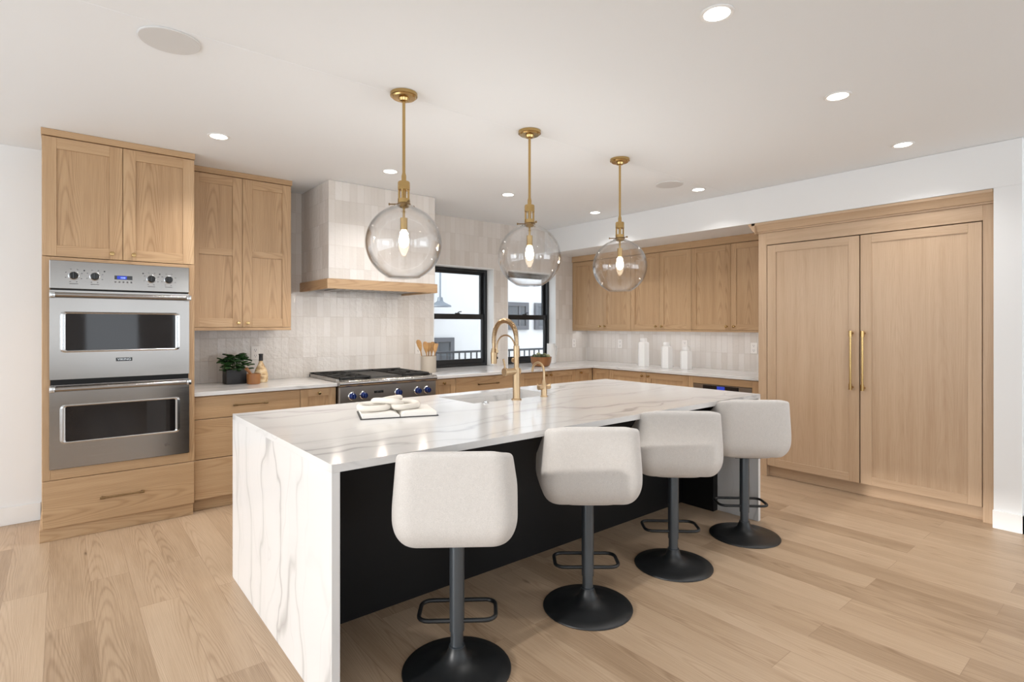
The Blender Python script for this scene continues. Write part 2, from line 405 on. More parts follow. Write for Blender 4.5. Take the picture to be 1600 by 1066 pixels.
# brick uv: u across (x), v up (z); grain x so that u=x, v=z
wb.box(-0.10, W1[0], YW, YW + 0.22, 0, H, 'x', 0, off=o)
wb.box(W1[1], W2[0], YW, YW + 0.22, 0, H, 'x', 0, off=o)
wb.box(W2[1], XW + 0.2, YW, YW + 0.22, 0, H, 'x', 0, off=o)
for w in (W1, W2):
    wb.box(w[0], w[1], YW, YW + 0.22, WT, H, 'x', 0, off=o); wb.box(w[0], w[1], YW, YW + 0.22, 0, 0.873, 'x', 0, off=o)
struct(wb, 'wall_back', 'tile')
wr = MB(); wr.box(XW, XW + 0.2, 0.81, YW - 0.0005, 0, 2.368, 'y', 0, off=(0.01, 0.105)); struct(wr, 'wall_right', 'tile')
sf = MB(); sf.box(5.02, XW + 0.2, 0.66, YW - 0.0005, 2.368, H - 0.0005, 'y', 0.002)
sf.box(5.02, XW + 0.2, 0.66, 0.809, 0, 2.368, 'y', 0.002); struct(sf, 'wall_column', 'white')
bb = MB(); bb.box(5.004, 5.019, 0.644, 0.812, 0, 0.125, 'y', 0.002); bb.box(5.004, XW + 0.2, 0.644, 0.659, 0, 0.125, 'x', 0.002); struct(bb, 'baseboard_right', 'trimw')
wl = MB(); wl.box(-3.4, -0.101, 5.25, 5.62, 0, H - 0.0005, 'x', 0); struct(wl, 'wall_left', 'white')
bl = MB(); bl.box(-3.3, -0.112, 5.234, 5.249, 0, 0.125, 'x', 0.002); struct(bl, 'baseboard_left', 'trimw')
# the rest of the room behind the camera, with openings for daylight
ws = MB()
for z0, z1, y0, y1 in ((0, 2.43, -3.6, -0.1), (0, 2.43, 5.1, 5.25), (2.43, H - 0.001, -3.6, 5.25)):
    ws.box(-3.5, -3.3, y0, y1, z0, z1, 'y', 0)
struct(ws, 'wall_side', 'white')
wf = MB()
ed = [-3.3] + [v for w in REAR for v in w[:2]] + [8.4]
for x0, x1 in zip(ed[::2], ed[1::2]): wf.box(x0, x1, -3.7, -3.5, 0, 2.45, 'x', 0)
wf.box(-3.3, 8.4, -3.7, -3.5, 2.45, H - 0.001, 'x', 0)
for x0, x1, e in REAR: wf.box(x0, x1, -3.7, -3.5, 0, 0.45, 'x', 0)
struct(wf, 'wall_front', 'white')
wx = MB(); wx.box(8.4, 8.6, -3.6, 5.5, 0, H - 0.001, 'y', 0); struct(wx, 'wall_far_right', 'white')

# ------------------------------------------------------------------ windows
def window(n, x0, x1):
    e = bpy.data.objects.new('window_%d' % n, None); COL.objects.link(e); e.location = ((x0 + x1) / 2, YW + 0.12, ZC); e['kind'] = 'structure'
    j = MB(); t = 0.012; yb = YW + 0.2195
    j.box(x0 + .0005, x0 + t, YW + 0.001, yb, ZC + .001, WT - .0005, 'z', 0); j.box(x1 - t, x1 - .0005, YW + 0.001, yb, ZC + .001, WT - .0005, 'z', 0); j.box(x0 + t, x1 - t, YW + 0.001, yb, WT - t, WT - .0005, 'x', 0)
    j.build('jamb', 'trimw', e)
    a, b, z0, z1 = x0 + t, x1 - t, ZC + 0.002, WT - t; yf = YW + 0.128
    f = MB(); w = 0.036
    f.box(a, a + w, yf, yf + 0.09, z0, z1, 'z', 0.003); f.box(b - w, b, yf, yf + 0.09, z0, z1, 'z', 0.003)
    f.box(a + w, b - w, yf, yf + 0.09, z1 - w, z1, 'x', 0.003); f.box(a + w, b - w, yf, yf + 0.09, z0, z0 + 0.035, 'x', 0.003)
    f.build('frame', 'frame', e)
    zm = 1.515
    for nm, zz0, zz1, y in (('lower_sash', z0 + 0.035, zm + 0.034, yf + 0.015), ('upper_sash', zm - 0.03, z1 - w, yf + 0.052)):
        s = MB(); sw = 0.032
        s.box(a + w, a + w + sw, y, y + 0.034, zz0, zz1, 'z', 0.002); s.box(b - w - sw, b - w, y, y + 0.034, zz0, zz1, 'z', 0.002)
        s.box(a + w + sw, b - w - sw, y, y + 0.034, zz0, zz0 + (0.055 if nm[0] == 'l' else 0.06), 'x', 0.002)
        s.box(a + w + sw, b - w - sw, y, y + 0.034, zz1 - (0.064 if nm[0] == 'l' else 0.028), zz1, 'x', 0.002)
        so = s.build(nm, 'frame', e)
        g = MB(); g.box(a + w + sw - .004, b - w - sw + .004, y + 0.016, y + 0.020, zz0 + 0.04, zz1 - 0.02, 'x', 0); g.build('pane', 'pane', so)
    l = MB(); xm = (a + b) / 2; l.box(xm - .03, xm + .03, yf + 0.018, yf + 0.048, zm + 0.0345, zm + 0.046, 'x', 0.003); l.tube([(xm, yf + .03, zm + .05), (xm + .02, yf + .02, zm + .06), (xm + .045, yf + .015, zm + .062)], 0.006)
    l.build('sash_lock', 'frame', e)
window(1, *W1); window(2, *W2)

# ------------------------------------------------------------------ outside
g = MB(); g.box(-6, 22, 5.7, 26, -0.1, -0.001, 'x', 0); struct(g, 'ground', 'ground')
hs = thing('neighbor_house', (7, 9.6, 0), 'white stucco house seen outside through both kitchen windows', 'house')
b = MB(); b.box(0, 16, 9.5, 14, 0, 7, 'x', 0); b.build('wall', 'house', hs)
def hwin(x0, x1, z0, z1, mull=()):
    f = MB(); w = 0.09
    f.box(x0, x0 + w, 9.44, 9.499, z0, z1, 'z', 0.003); f.box(x1 - w, x1, 9.44, 9.499, z0, z1, 'z', 0.003)
    f.box(x0 + w, x1 - w, 9.44, 9.499, z0, z0 + w, 'x', 0.003); f.box(x0 + w, x1 - w, 9.44, 9.499, z1 - w, z1, 'x', 0.003)
    for x in mull: f.box(x - .025, x + .025, 9.45, 9.498, z0 + w, z1 - w, 'z', 0.002)
    fo = f.build('house_window', 'hframe', hs)
    p = MB(); p.box(x0 + w - .005, x1 - w + .005, 9.47, 9.485, z0 + w - .005, z1 - w + .005, 'x', 0); p.build('pane', 'hglass', fo)
hwin(7.05, 8.29, 1.31, 1.93, (8.02,)); hwin(8.49, 9.5, 1.31, 1.93); hwin(5.1, 6.25, 0.15, 1.16, (5.85,))
ln = thing('barn_lamp', (5.66, 9.49, 1.9), 'grey gooseneck barn lamp on the white house outside the left window', 'lamp')
m = MB(); m.cyl((5.63, 9.499, 1.93), (5.63, 9.46, 1.93), 0.10); m.build('wall_plate', 'galv', ln)
m = MB(); m.tube([(5.63, 9.46, 1.93), (5.63, 9.40, 2.10), (5.63, 9.36, 2.40), (5.64, 9.32, 2.55), (5.66, 9.24, 2.62), (5.68, 9.15, 2.58), (5.69, 9.10, 2.48), (5.69, 9.10, 1.93)], 0.018); m.build('gooseneck', 'galv', ln)
m = MB(); m.lathe([(0.03, 0.17), (0.05, 0.16), (0.06, 0.09), (0.10, 0.06), (0.215, 0.005), (0.22, -0.02), (0.205, -0.015), (0.09, 0.045), (0.0, 0.06)], (5.69, 9.10, 1.79)); m.build('shade', 'galv', ln)
rl = thing('balcony_railing', (5.9, 7.5, 0), 'dark metal railing with thin balusters outside the kitchen windows', 'railing')
m = MB(); m.box(4.2, 7.9, 7.48, 7.52, 0.955, 0.99, 'x', 0.004); m.build('top_rail', 'rail', rl)
m = MB(); m.box(4.2, 7.9, 7.485, 7.515, 0.08, 0.11, 'x', 0.004); m.build('bottom_rail', 'rail', rl)
for k in range(29):
    x = 4.35 + k * 0.118; m = MB(); m.box(x - .010, x + .010, 7.491, 7.509, 0.11, 0.955, 'z', 0); m.build('baluster', 'rail', rl)
for x in (4.2, 7.9): m = MB(); m.box(x - .025, x + .025, 7.475, 7.525, 0, 1.0, 'z', 0.003); m.build('post', 'rail', rl)

# ------------------------------------------------------------------ cabinetry helpers
def P(face, u, n, z):
    """face ('Y', y0): front looks to -Y, u = x.  face ('X', x0): front looks to -X, u = y.  n = distance in front of the face"""
    return (u, face[1] - n, z) if face[0] == 'Y' else (face[1] - n, u, z)
def fbox(mb, face, u0, u1, n0, n1, z0, z1, grain='z', bev=0.0015, **k):
    a, b = P(face, u0, n0, z0), P(face, u1, n1, z1)
    g = {'u': 'x' if face[0] == 'Y' else 'y', 'z': 'z', 'n': 'y' if face[0] == 'Y' else 'x'}[grain]
    mb.box(min(a[0], b[0]), max(a[0], b[0]), min(a[1], b[1]), max(a[1], b[1]), z0, z1, g, bev, **k)
def shaker(face, u0, u1, z0, z1, parent, name='door', sw=0.066, rails=(), th=0.020, rw=None, mid_h=0.05, m='oak'):
    """five-piece frame-and-panel front lying in front of the face plane (n from -th to 0)"""
    mb = MB(); rw = rw or sw; g = 0.0015
    u0, u1, z0, z1 = u0 + g, u1 - g, z0 + g, z1 - g
    fbox(mb, face, u0, u0 + sw, -th, 0, z0, z1, 'z'); fbox(mb, face, u1 - sw, u1, -th, 0, z0, z1, 'z')
    fbox(mb, face, u0 + sw, u1 - sw, -th, 0, z0, z0 + rw, 'u', 0.001); fbox(mb, face, u0 + sw, u1 - sw, -th, 0, z1 - rw, z1, 'u', 0.001)
    for z in rails: fbox(mb, face, u0 + sw, u1 - sw, -th, 0, z, z + mid_h, 'u', 0.001)
    d = mb.build(name, m, parent)
    cuts = [z0 + rw] + [c for z in rails for c in (z, z + mid_h)] + [z1 - rw]
    for a, b in zip(cuts[::2], cuts[1::2]):
        pm = MB(); fbox(pm, face, u0 + sw - .004, u1 - sw + .004, -th + .002, -0.0095, a - .004, b + .004, 'z', 0); pm.build('panel', m, d)
    return d
def slab(face, u0, u1, z0, z1, parent, name='drawer', th=0.020):
    mb = MB(); g = 0.0015; fbox(mb, face, u0 + g, u1 - g, -th, 0, z0 + g, z1 - g, 'u'); return mb.build(name, 'oak', parent)
def knob(face, u, z, parent):
    mb = MB(); nrm = Vector(P(face, 0, 1, 0)) - Vector(P(face, 0, 0, 0))
    mb.lathe([(0, 0.0), (0.010, 0.0), (0.009, 0.003), (0.0055, 0.006), (0.0055, 0.016), (0.013, 0.020), (0.0145, 0.026), (0.013, 0.031), (0, 0.033)], P(face, u, 0.0003, z), nrm, 20)
    return mb.build('knob', 'knobbrass', parent)
def pull(face, u, z, length, parent, vertical=False, r=0.0055, stand=0.03, m='dbrass', name='handle'):
    mb = MB(); h = length / 2
    pt = (lambda t, n: P(face, u, n, z + t)) if vertical else (lambda t, n: P(face, u + t, n, z))
    mb.cyl(pt(-h, stand), pt(h, stand), r); e = h - (0.012 if not vertical else 0.02)
    for sgn in (-1, 1):
        mb.cyl(pt(sgn * e, 0.0003), pt(sgn * e, stand), r * 1.15); mb.cyl(pt(sgn * (h - (0.03 if not vertical else 0.05)), stand), pt(sgn * h, stand), r * 1.45)
    return mb.build(name, m, parent)

# ------------------------------------------------------------------ tall oven cabinet
FO = ('Y', 4.64); X0, X1 = -0.096, 0.766
oc = thing('oven_cabinet', ((X0 + X1) / 2, 5.0, 0), 'tall light oak cabinet housing the stainless double wall oven', 'cabinet')
b = MB()
b.box(X0, X0 + 0.02, 4.662, 5.395, 0.086, 2.64, 'z'); b.box(X1 - 0.02, X1, 4.662, 5.395, 0.086, 2.64, 'z'); b.box(X0 + .02, X1 - .02, 5.375, 5.395, 0.086, 2.64, 'z')
for z in (0.087, 0.385, 1.86, 2.618): b.box(X0 + .02, X1 - .02, 4.662, 5.375, z, z + 0.02, 'x')
b.build('carcass', 'oak', oc)
b = MB(); ox0, ox1, oz0, oz1 = -0.052, 0.722, 0.475, 1.832
b.box(X0, ox0, 4.642, 4.661, 0.402, 1.857, 'z'); b.box(ox1, X1, 4.642, 4.661, 0.402, 1.857, 'z'); b.box(ox0, ox1, 4.642, 4.661, 0.402, oz0, 'x'); b.box(ox0, ox1, 4.642, 4.661, oz1, 1.857, 'x')
b.build('face_frame', 'oak', oc)
for a, c, k in ((X0, 0.331, 0.270), (0.331, X1, 0.392)):
    d = shaker(FO, a, c, 1.860, 2.638, oc, sw=0.073); knob(FO, k, 1.90, d)
d = slab(FO, X0, X1, 0.090, 0.400, oc); pull(FO, 0.328, 0.243, 0.25, d)
b = MB(); b.box(X0 - .004, X1 + .003, 4.630, 5.38, 2.641, H - .001, 'x'); b.build('crown', 'oak', oc)
b = MB(); b.box(X0 - 0.012, X1 - .004, 4.666, 4.68, 0, 0.085, 'x'); b.box(X0 - 0.012, X0 + .004, 4.681, 5.22, 0, 0.085, 'y'); b.build('toe_kick', 'oak', oc)

# ------------------------------------------------------------------ double wall oven
ov = thing('double_oven', (0.335, 4.9, 0.48), 'stainless steel double wall oven with knobs and blue display', 'oven')
b = MB(); b.box(-0.046, 0.716, 4.66, 5.22, 0.48, 1.828, 'z', 0); b.build('body', 'dsteel', ov)
yF = 4.622; sx0, sx1 = -0.058, 0.729
b = MB(); b.box(sx0, sx1, yF, 4.6415, 1.650, 1.835, 'x', 0.003); cp = b.build('control_panel', 'steel', ov)
b = MB(); b.box(sx0 + .004, sx1 - .004, 4.634, 4.6415, 0.47, 1.649, 'x', 0); b.build('gap_liner', 'black', ov)
for x in (0.065, 0.176, 0.495, 0.600):
    k = MB(); k.lathe([(0, 0), (0.0295, 0), (0.0295, 0.003), (0.026, 0.005), (0.0, 0.005)], (x, yF - .0002, 1.739), (0, -1, 0), 32); bz = k.build('knob_bezel', 'chrome', cp)
    k = MB(); k.lathe([(0, 0.005), (0.0255, 0.005), (0.0245, 0.010), (0.022, 0.026), (0.019, 0.029), (0, 0.029)], (x, yF - .0002, 1.739), (0, -1, 0), 28); k.box(x - .003, x + .003, yF - .036, yF - .010, 1.717, 1.763, 'z', 0.002); k.build('oven_knob', 'knobblack', cp)
    for i in range(8):
        a = R(45 * i + 20); k = MB(); k.box(x + .044 * math.cos(a) - .0035, x + .044 * math.cos(a) + .0035, yF - .0006, yF + .001, 1.739 + .044 * math.sin(a) - .002, 1.739 + .044 * math.sin(a) + .002, 'x', 0); k.build('dial_mark', 'greytext', cp)
    k = MB(); k.box(x - .022, x + .022, yF - .0006, yF + .001, 1.683, 1.687, 'x', 0); k.build('dial_caption', 'greytext', cp)
for x in (0.120, 0.228, 0.446, 0.545): k = MB(); k.lathe([(0, 0), (0.0045, 0), (0.0045, 0.002), (0, 0.002)], (x, yF - .0002, 1.775), (0, -1, 0), 12); k.build('indicator', 'knobblack', cp)
k = MB(); k.box(0.283, 0.384, yF - .002, yF + .001, 1.725, 1.752, 'x', 0.0005); dp = k.build('display', 'blackglass', cp)
k = MB(); k.box(0.297, 0.352, yF - .0028, yF - .0018, 1.7275, 1.7495, 'x', 0); k.build('screen', 'disp', dp)
lettering('12:00', 0.013, FRONT(0.330, yF - .003, 1.737), 'digits', dp, 'digits', 0.0004)
for i in range(5):
    x = 0.288 + i * 0.0225; k = MB(); k.box(x - .005, x + .005, yF - .0008, yF + .001, 1.703, 1.713, 'x', 0.001); k.build('touch_button', 'greytext', cp)
def oven_door(z0, z1, hz, wz0, wz1, badge):
    b = MB(); wx0, wx1 = 0.0, 0.664
    # slightly bowed steel door with a window opening, built of four fields
    b.box(sx0, wx0, yF, 4.634, z0, z1, 'x', 0.0, off=(0, 0)); b.box(wx1, sx1, yF, 4.634, z0, z1, 'x', 0.0, off=(0, 0))
    b.box(wx0, wx1, yF, 4.634, z0, wz0, 'x', 0.0, off=(0, 0)); b.box(wx0, wx1, yF, 4.634, wz1, z1, 'x', 0.0, off=(0, 0))
    d = b.build('oven_door', 'steel', ov)
    b = MB()
    def rr(x0, x1, z0_, z1_, r, y):
        pts = []
        for cx, cz, a0 in ((x1 - r, z1_ - r, 0), (x0 + r, z1_ - r, 90), (x0 + r, z0_ + r, 180), (x1 - r, z0_ + r, 270)):
            for i in range(6): a = R(a0 + 18 * i); pts.append((cx + r * math.cos(a), y, cz + r * math.sin(a)))
        return pts
    b.ring_solid([rr(wx0 + .022, wx1 - .022, wz0 + .006, wz1 - .006, 0.012, yF - .001), rr(wx0 + .022, wx1 - .022, wz0 + .006, wz1 - .006, 0.012, yF + .008)]); w = b.build('oven_window', 'blackglass', d)
    b = MB(); t = bmesh.new()
    A = [t.verts.new(p) for p in rr(wx0 - .006, wx1 + .006, wz0 - .006, wz1 + .006, 0.026, yF - .0006)]; B = [t.verts.new(p) for p in rr(wx0 + .008, wx1 - .008, wz0 + .001, wz1 - .001, 0.018, yF - .005)]
    D = [t.verts.new(p) for p in rr(wx0 + .022, wx1 - .022, wz0 + .006, wz1 - .006, 0.012, yF - .0012)]
    for q, s_ in ((A, B), (B, D)):
        for i in range(24): t.faces.new((q[i], q[(i + 1) % 24], s_[(i + 1) % 24], s_[i]))
    bmesh.ops.recalc_face_normals(t, faces=t.faces[:]); b._merge(t); b.build('window_bezel', 'chrome', d)
    b = MB(); b.cyl((-0.052, 4.565, hz), (0.726, 4.565, hz), 0.0155, seg=24); hd = b.build('oven_handle', 'steel', d)
    b = MB()
    for x in (-0.058, 0.702): b.box(x, x + 0.03, 4.546, yF, hz - .019, hz + .019, 'x', 0.006, seg=2)
    b.build('handle_bracket', 'chrome', d)
    if badge:
        b = MB(); b.box(0.291, 0.383, yF - .004, yF + .001, 1.164, 1.188, 'x', 0.001); bg = b.build('badge', 'knobblack', d)
        lettering('VIKING', 0.021, FRONT(0.337, yF - .0045, 1.1762), 'chrome', bg, 'badge_lettering', 0.0005, 0.076)
    else:
        b = MB(); t_ = lambda p: (p[0], yF - .0004, p[1])
        for i in range(3): b.tube([(0.57 + i * .004, yF - .0006, 0.553 - i * .006), (0.59, yF - .0006, 0.561 - i * .006), (0.61 - i * .004, yF - .0006, 0.553 - i * .006)], 0.0012, 6)
        b.build('emblem', 'dsteel', d)
oven_door(1.056, 1.640, 1.608, 1.238, 1.494, True)
oven_door(0.474, 1.020, 0.998, 0.640, 0.884, False)

# ------------------------------------------------------------------ left upper cabinet
FU = ('Y', 4.965)
uc = thing('wall_cabinet', (1.17, 5.18, 1.367), 'tall two-door oak wall cabinet between the ovens and the hood', 'cabinet')
UX0, UX1 = 0.776, 1.568
b = MB(); b.box(UX0, UX1, 4.987, 5.395, 1.393, 2.64, 'z'); b.build('carcass', 'oak', uc)
for a, c, k in ((UX0, 1.172, 1.137), (1.172, UX1, 1.208)):
    d = shaker(FU, a, c, 1.393, 2.638, uc, sw=0.074, rails=(1.985,), mid_h=0.052); knob(FU, k, 1.43, d)
b = MB(); b.box(UX0, UX1 + .006, 4.955, 5.38, 2.641, H - .001, 'x'); b.build('crown', 'oak', uc)
b = MB(); b.box(UX0, UX1, 4.967, 5.39, 1.368, 1.392, 'x'); b.build('light_rail', 'oak', uc)

# ------------------------------------------------------------------ range hood
rh = thing('range_hood', (2.34, 5.05, 1.73), 'tiled chimney hood with an oak band above the rangetop', 'range hood')
b = MB(); b.box(1.802, 2.881, 4.70, 5.3985, 1.82, H - .001, 'x', 0.003, off=(0.045, 0.085)); b.build('chimney', 'tile', rh)
b = MB(); b.box(1.785, 2.899, 4.685, 4.705, 1.732, 1.8195, 'x', 0.0015); b.box(1.785, 1.805, 4.705, 5.3985, 1.732, 1.8195, 'y'); b.box(2.879, 2.899, 4.705, 5.3985, 1.732, 1.8195, 'y'); b.build('oak_band', 'oak', rh)
b = MB(); b.box(1.806, 2.878, 4.706, 5.39, 1.752, 1.765, 'x'); ins = b.build('liner', 'dsteel', rh)
b = MB()
for k in range(11): b.box(1.98 + k * .07, 2.03 + k * .07, 4.80, 5.28, 1.745, 1.752, 'y')
b.build('baffle_filter', 'steel', ins)
for x in (1.90, 2.34, 2.78):
    b = MB(); b.lathe([(0, 0), (0.03, 0), (0.03, 0.006), (0, 0.006)], (x, 4.765, 1.7455)); b.build('hood_light', 'led', rh)
    lamp('hood_lamp', 'AREA', 2.2, (x, 4.765, 1.742), (x, 4.80, 0), (1, 0.9, 0.78), 0.05, shape='DISK')

# ------------------------------------------------------------------ base cabinets on the back wall
FB = ('Y', 4.695)
def carcass(name, x0, x1, label, z1=0.8735, kick=True):
    t = thing(name, ((x0 + x1) / 2, 5.05, 0), label, 'cabinet')
    b = MB(); b.box(x0 + .0008, x1 - .0008, 4.717, 5.395, 0.088, z1, 'x'); b.build('carcass', 'oak', t)
    b = MB(); b.box(x0 + .0008, x1 - .0008, 4.735, 4.75, 0, 0.0875, 'x'); b.build('toe_kick', 'oak', t)
    return t
t = carcass('drawer_cabinet', 0.770, 1.556, 'three-drawer oak base cabinet beside the tall oven cabinet')
for z0, z1, pz in ((0.697, 0.868, 0.788), (0.393, 0.694, None), (0.090, 0.390, None)):
    d = slab(FB, 0.772, 1.556, z0, z1, t)
    pull(FB, 1.164, pz if pz else (z0 + z1) / 2, 0.255, d)
t = carcass('pullout_cabinet', 1.557, 1.866, 'narrow oak pull-out cabinet left of the rangetop')
d = shaker(FB, 1.557, 1.866, 0.090, 0.868, t, sw=0.064); knob(FB, 1.712, 0.828, d)
t = carcass('range_cabinet', 1.867, 2.848, 'oak base cabinet under the stainless rangetop', z1=0.675)
for a, c, k in ((1.867, 2.357, 2.31), (2.357, 2.848, 2.40)): d = shaker(FB, a, c, 0.090, 0.672, t); knob(FB, k, 0.62, d)
t = carcass('pullout_cabinet', 2.849, 3.122, 'narrow oak pull-out cabinet right of the rangetop')
d = shaker(FB, 2.849, 3.122, 0.090, 0.868, t, sw=0.060); knob(FB, 2.976, 0.828, d)
t = carcass('drawer_cabinet', 3.123, 3.982, 'wide oak drawer cabinet below the left kitchen window')
for z0, z1 in ((0.697, 0.868), (0.393, 0.694), (0.090, 0.390)):
    d = slab(FB, 3.123, 3.982, z0, z1, t); pull(FB, 3.53, 0.788 if z0 > .6 else (z0 + z1) / 2, 0.27, d)
t = carcass('base_cabinet', 3.983, 4.891, 'two-door oak base cabinet below the right kitchen window')
for a, c, k in ((3.983, 4.414, 4.375), (4.414, 4.891, 4.452)): d = shaker(FB, a, c, 0.090, 0.868, t); knob(FB, k, 0.826, d)
t = carcass('corner_cabinet', 4.892, 5.186, 'narrow oak corner base cabinet on the window wall')
d = shaker(FB, 4.892, 5.186, 0.090, 0.868, t, sw=0.055); knob(FB, 4.962, 0.826, d)

# ------------------------------------------------------------------ base cabinets on the right wall
FX = ('X', 5.188)
def xcarcass(name, y0, y1, label):
    t = thing(name, (5.5, (y0 + y1) / 2, 0), label, 'cabinet')
    b = MB(); b.box(5.21, XW - .005, y0 + .0008, y1 - .0008, 0.088, 0.8735, 'y')
    b.build('carcass', 'oak', t)
    b = MB(); b.box(5.20, 5.215, y0 + .0008, y1 - .0008, 0, 0.0875, 'y'); b.build('toe_kick', 'oak', t)
    return t
t = xcarcass('corner_cabinet', 4.421, 4.690, 'narrow oak corner base cabinet on the canister side')
shaker(FX, 4.421, 4.690, 0.090, 0.868, t, sw=0.055)
t = xcarcass('base_cabinet', 3.325, 4.420, 'two-door oak base cabinet below the white canisters')
for a, c, k in ((3.873, 4.420, 3.918), (3.325, 3.873, 3.832)): d = shaker(FX, a, c, 0.090, 0.868, t); knob(FX, k, 0.828, d)
t = thing('microwave_cabinet', (5.5, 2.92, 0), 'oak base cabinet around the microwave drawer, next to the fridge', 'cabinet')
b = MB(); y0, y1 = 2.545, 3.324
b.box(5.21, XW - .005, y0, y0 + .02, 0.088, 0.8735, 'z'); b.box(5.21, XW - .005, y1 - .02, y1, 0.088, 0.8735, 'z'); b.box(5.21, XW - .005, y0 + .02, y1 - .02, 0.853, 0.8735, 'y'); b.box(5.21, XW - .005, y0 + .02, y1 - .02, 0.088, 0.39, 'y'); b.build('carcass', 'oak', t)
b = MB(); my0, my1, mz0, mz1 = 2.622, 3.268, 0.42, 0.800
b.box(5.19, 5.209, y0, my0, 0.395, 0.868, 'z'); b.box(5.19, 5.209, my1, y1, 0.395, 0.868, 'z'); b.box(5.19, 5.209, my0, my1, mz1, 0.868, 'y'); b.box(5.19, 5.209, my0, my1, 0.395, mz0, 'y'); b.build('face_frame', 'oak', t)
d = slab(FX, y0, y1, 0.090, 0.392, t); pull(FX, 2.935, 0.24, 0.25, d)
b = MB(); b.box(5.20, 5.215, y0, y1, 0, 0.0875, 'y'); b.build('toe_kick', 'oak', t)
t = thing('microwave_oven', (5.4, 2.945, 0.42), 'stainless microwave drawer with black and blue control strip', 'microwave')
b = MB(); b.box(5.195, 5.75, my0 + .003, my1 - .003, mz0 + .003, mz1 - .003, 'y', 0.002); b.build('body', 'steel', t)
b = MB(); b.box(5.178, 5.194, my0 + .003, my1 - .003, mz0 + .003, 0.715, 'y', 0.003); b.build('drawer_front', 'steel', t)
b = MB(); b.box(5.184, 5.194, 2.767, 3.150, 0.728, 0.788, 'y', 0.002); s_ = b.build('control_strip', 'blackglass', t)
b = MB(); b.box(5.1825, 5.1838, 2.905, 2.990, 0.735, 0.784, 'y', 0); b.build('screen', 'disp', s_)

# ------------------------------------------------------------------ countertops
co = (3.3, 8.1)
ct = MB(); ct.box(0.769, 1.868, 4.668, YW - .001, 0.875, ZC, 'x', 0.002, off=co)
ct.thing('countertop', 'marble', 'short white quartz countertop between ovens and rangetop', 'countertop', loc=(1.32, 5.03, 0.875))
ct = MB(); co = (7.7, 2.2)
ct.box(2.853, 5.166, 4.668, YW - .001, 0.875, ZC, 'x', 0.002, off=co)
ct.box(5.166, XW - .001, 4.668, YW - .001, 0.875, ZC, 'x', 0.0, off=co)
ct.box(5.166, XW - .001, 2.545, 4.668, 0.875, ZC, 'y', 0.002, off=co)
for w in (W1, W2): ct.box(w[0] + .001, w[1] - .001, YW - .001, YW + 0.2, 0.8755, ZC, 'x', 0.0, off=co)
ct.thing('countertop', 'marble', 'L-shaped white quartz countertop under windows and wall cabinets', 'countertop', loc=(4.3, 4.9, 0.875))

# ------------------------------------------------------------------ rangetop
rt = thing('rangetop', (2.36, 5.0, 0.69), 'stainless gas rangetop with blue knobs below the tiled hood', 'stove')
rx0, rx1 = 1.873, 2.847
b = MB(); b.box(rx0, rx1, 4.655, 5.385, 0.69, 0.905, 'x', 0.002); b.build('body', 'dsteel', rt)
b = MB(); b.box(rx0, rx1, 4.632, 4.6545, 0.695, 0.868, 'x', 0.002); fp = b.build('control_panel', 'rsteel', rt)
b = MB(); b.cyl((rx0 - .006, 4.640, 0.895), (rx1 + .004, 4.640, 0.895), 0.029, seg=28); b.box(rx0, rx1, 4.640, 4.70, 0.906, 0.924, 'x', 0.002); b.build('bullnose', 'steel', rt)
b = MB(); b.box(rx0, rx0 + .022, 4.70, 5.385, 0.9055, 0.936, 'y', 0.002); b.box(rx1 - .022, rx1, 4.70, 5.385, 0.9055, 0.936, 'y', 0.002); b.box(rx0, rx1, 5.36, 5.39, 0.9055, 0.952, 'x', 0.003); b.build('trim_rim', 'steel', rt)
b = MB(); b.box(rx0 + .022, rx1 - .022, 4.70, 5.36, 0.9052, 0.911, 'x', 0); b.build('drip_tray', 'iron', rt)
b = MB(); b.box(2.205, 2.515, 4.745, 5.33, 0.915, 0.936, 'x', 0.003); b.box(2.205, 2.515, 4.712, 4.740, 0.912, 0.930, 'x', 0.003); b.build('griddle', 'iron', rt)
for gx0, gx1 in ((rx0 + .028, 2.198), (2.522, rx1 - .028)):
    for gy0, gy1 in ((4.712, 5.030), (5.036, 5.352)):
        b = MB(); zt0, zt1 = 0.932, 0.948; w = 0.012
        b.box(gx0, gx1, gy0, gy0 + w, zt0, zt1, 'x', 0.002); b.box(gx0, gx1, gy1 - w, gy1, zt0, zt1, 'x', 0.002); b.box(gx0, gx0 + w, gy0, gy1, zt0, zt1, 'y', 0.002); b.box(gx1 - w, gx1, gy0, gy1, zt0, zt1, 'y', 0.002)
        mx, my = (gx0 + gx1) / 2, (gy0 + gy1) / 2
        for i in range(6):
            a = R(60 * i + 30); ex, ey = mx + (gx1 - gx0) * .5 * math.cos(a), my + (gy1 - gy0) * .5 * math.sin(a)
            b.tube([(mx + .04 * math.cos(a), my + .04 * math.sin(a), zt1 - .004), (ex, ey, zt1 - .004)], 0.006, 6)
        for px, py in ((gx0, gy0), (gx1 - w, gy0), (gx0, gy1 - w), (gx1 - w, gy1 - w)): b.box(px, px + w, py, py + w, 0.9112, zt0, 'z', 0)
        b.build('grate', 'iron', rt)
        b = MB(); b.lathe([(0, 0), (0.055, 0), (0.052, 0.010), (0.03, 0.014), (0.028, 0.018), (0, 0.020)], (mx, my, 0.9112)); b.build('burner', 'iron', rt)
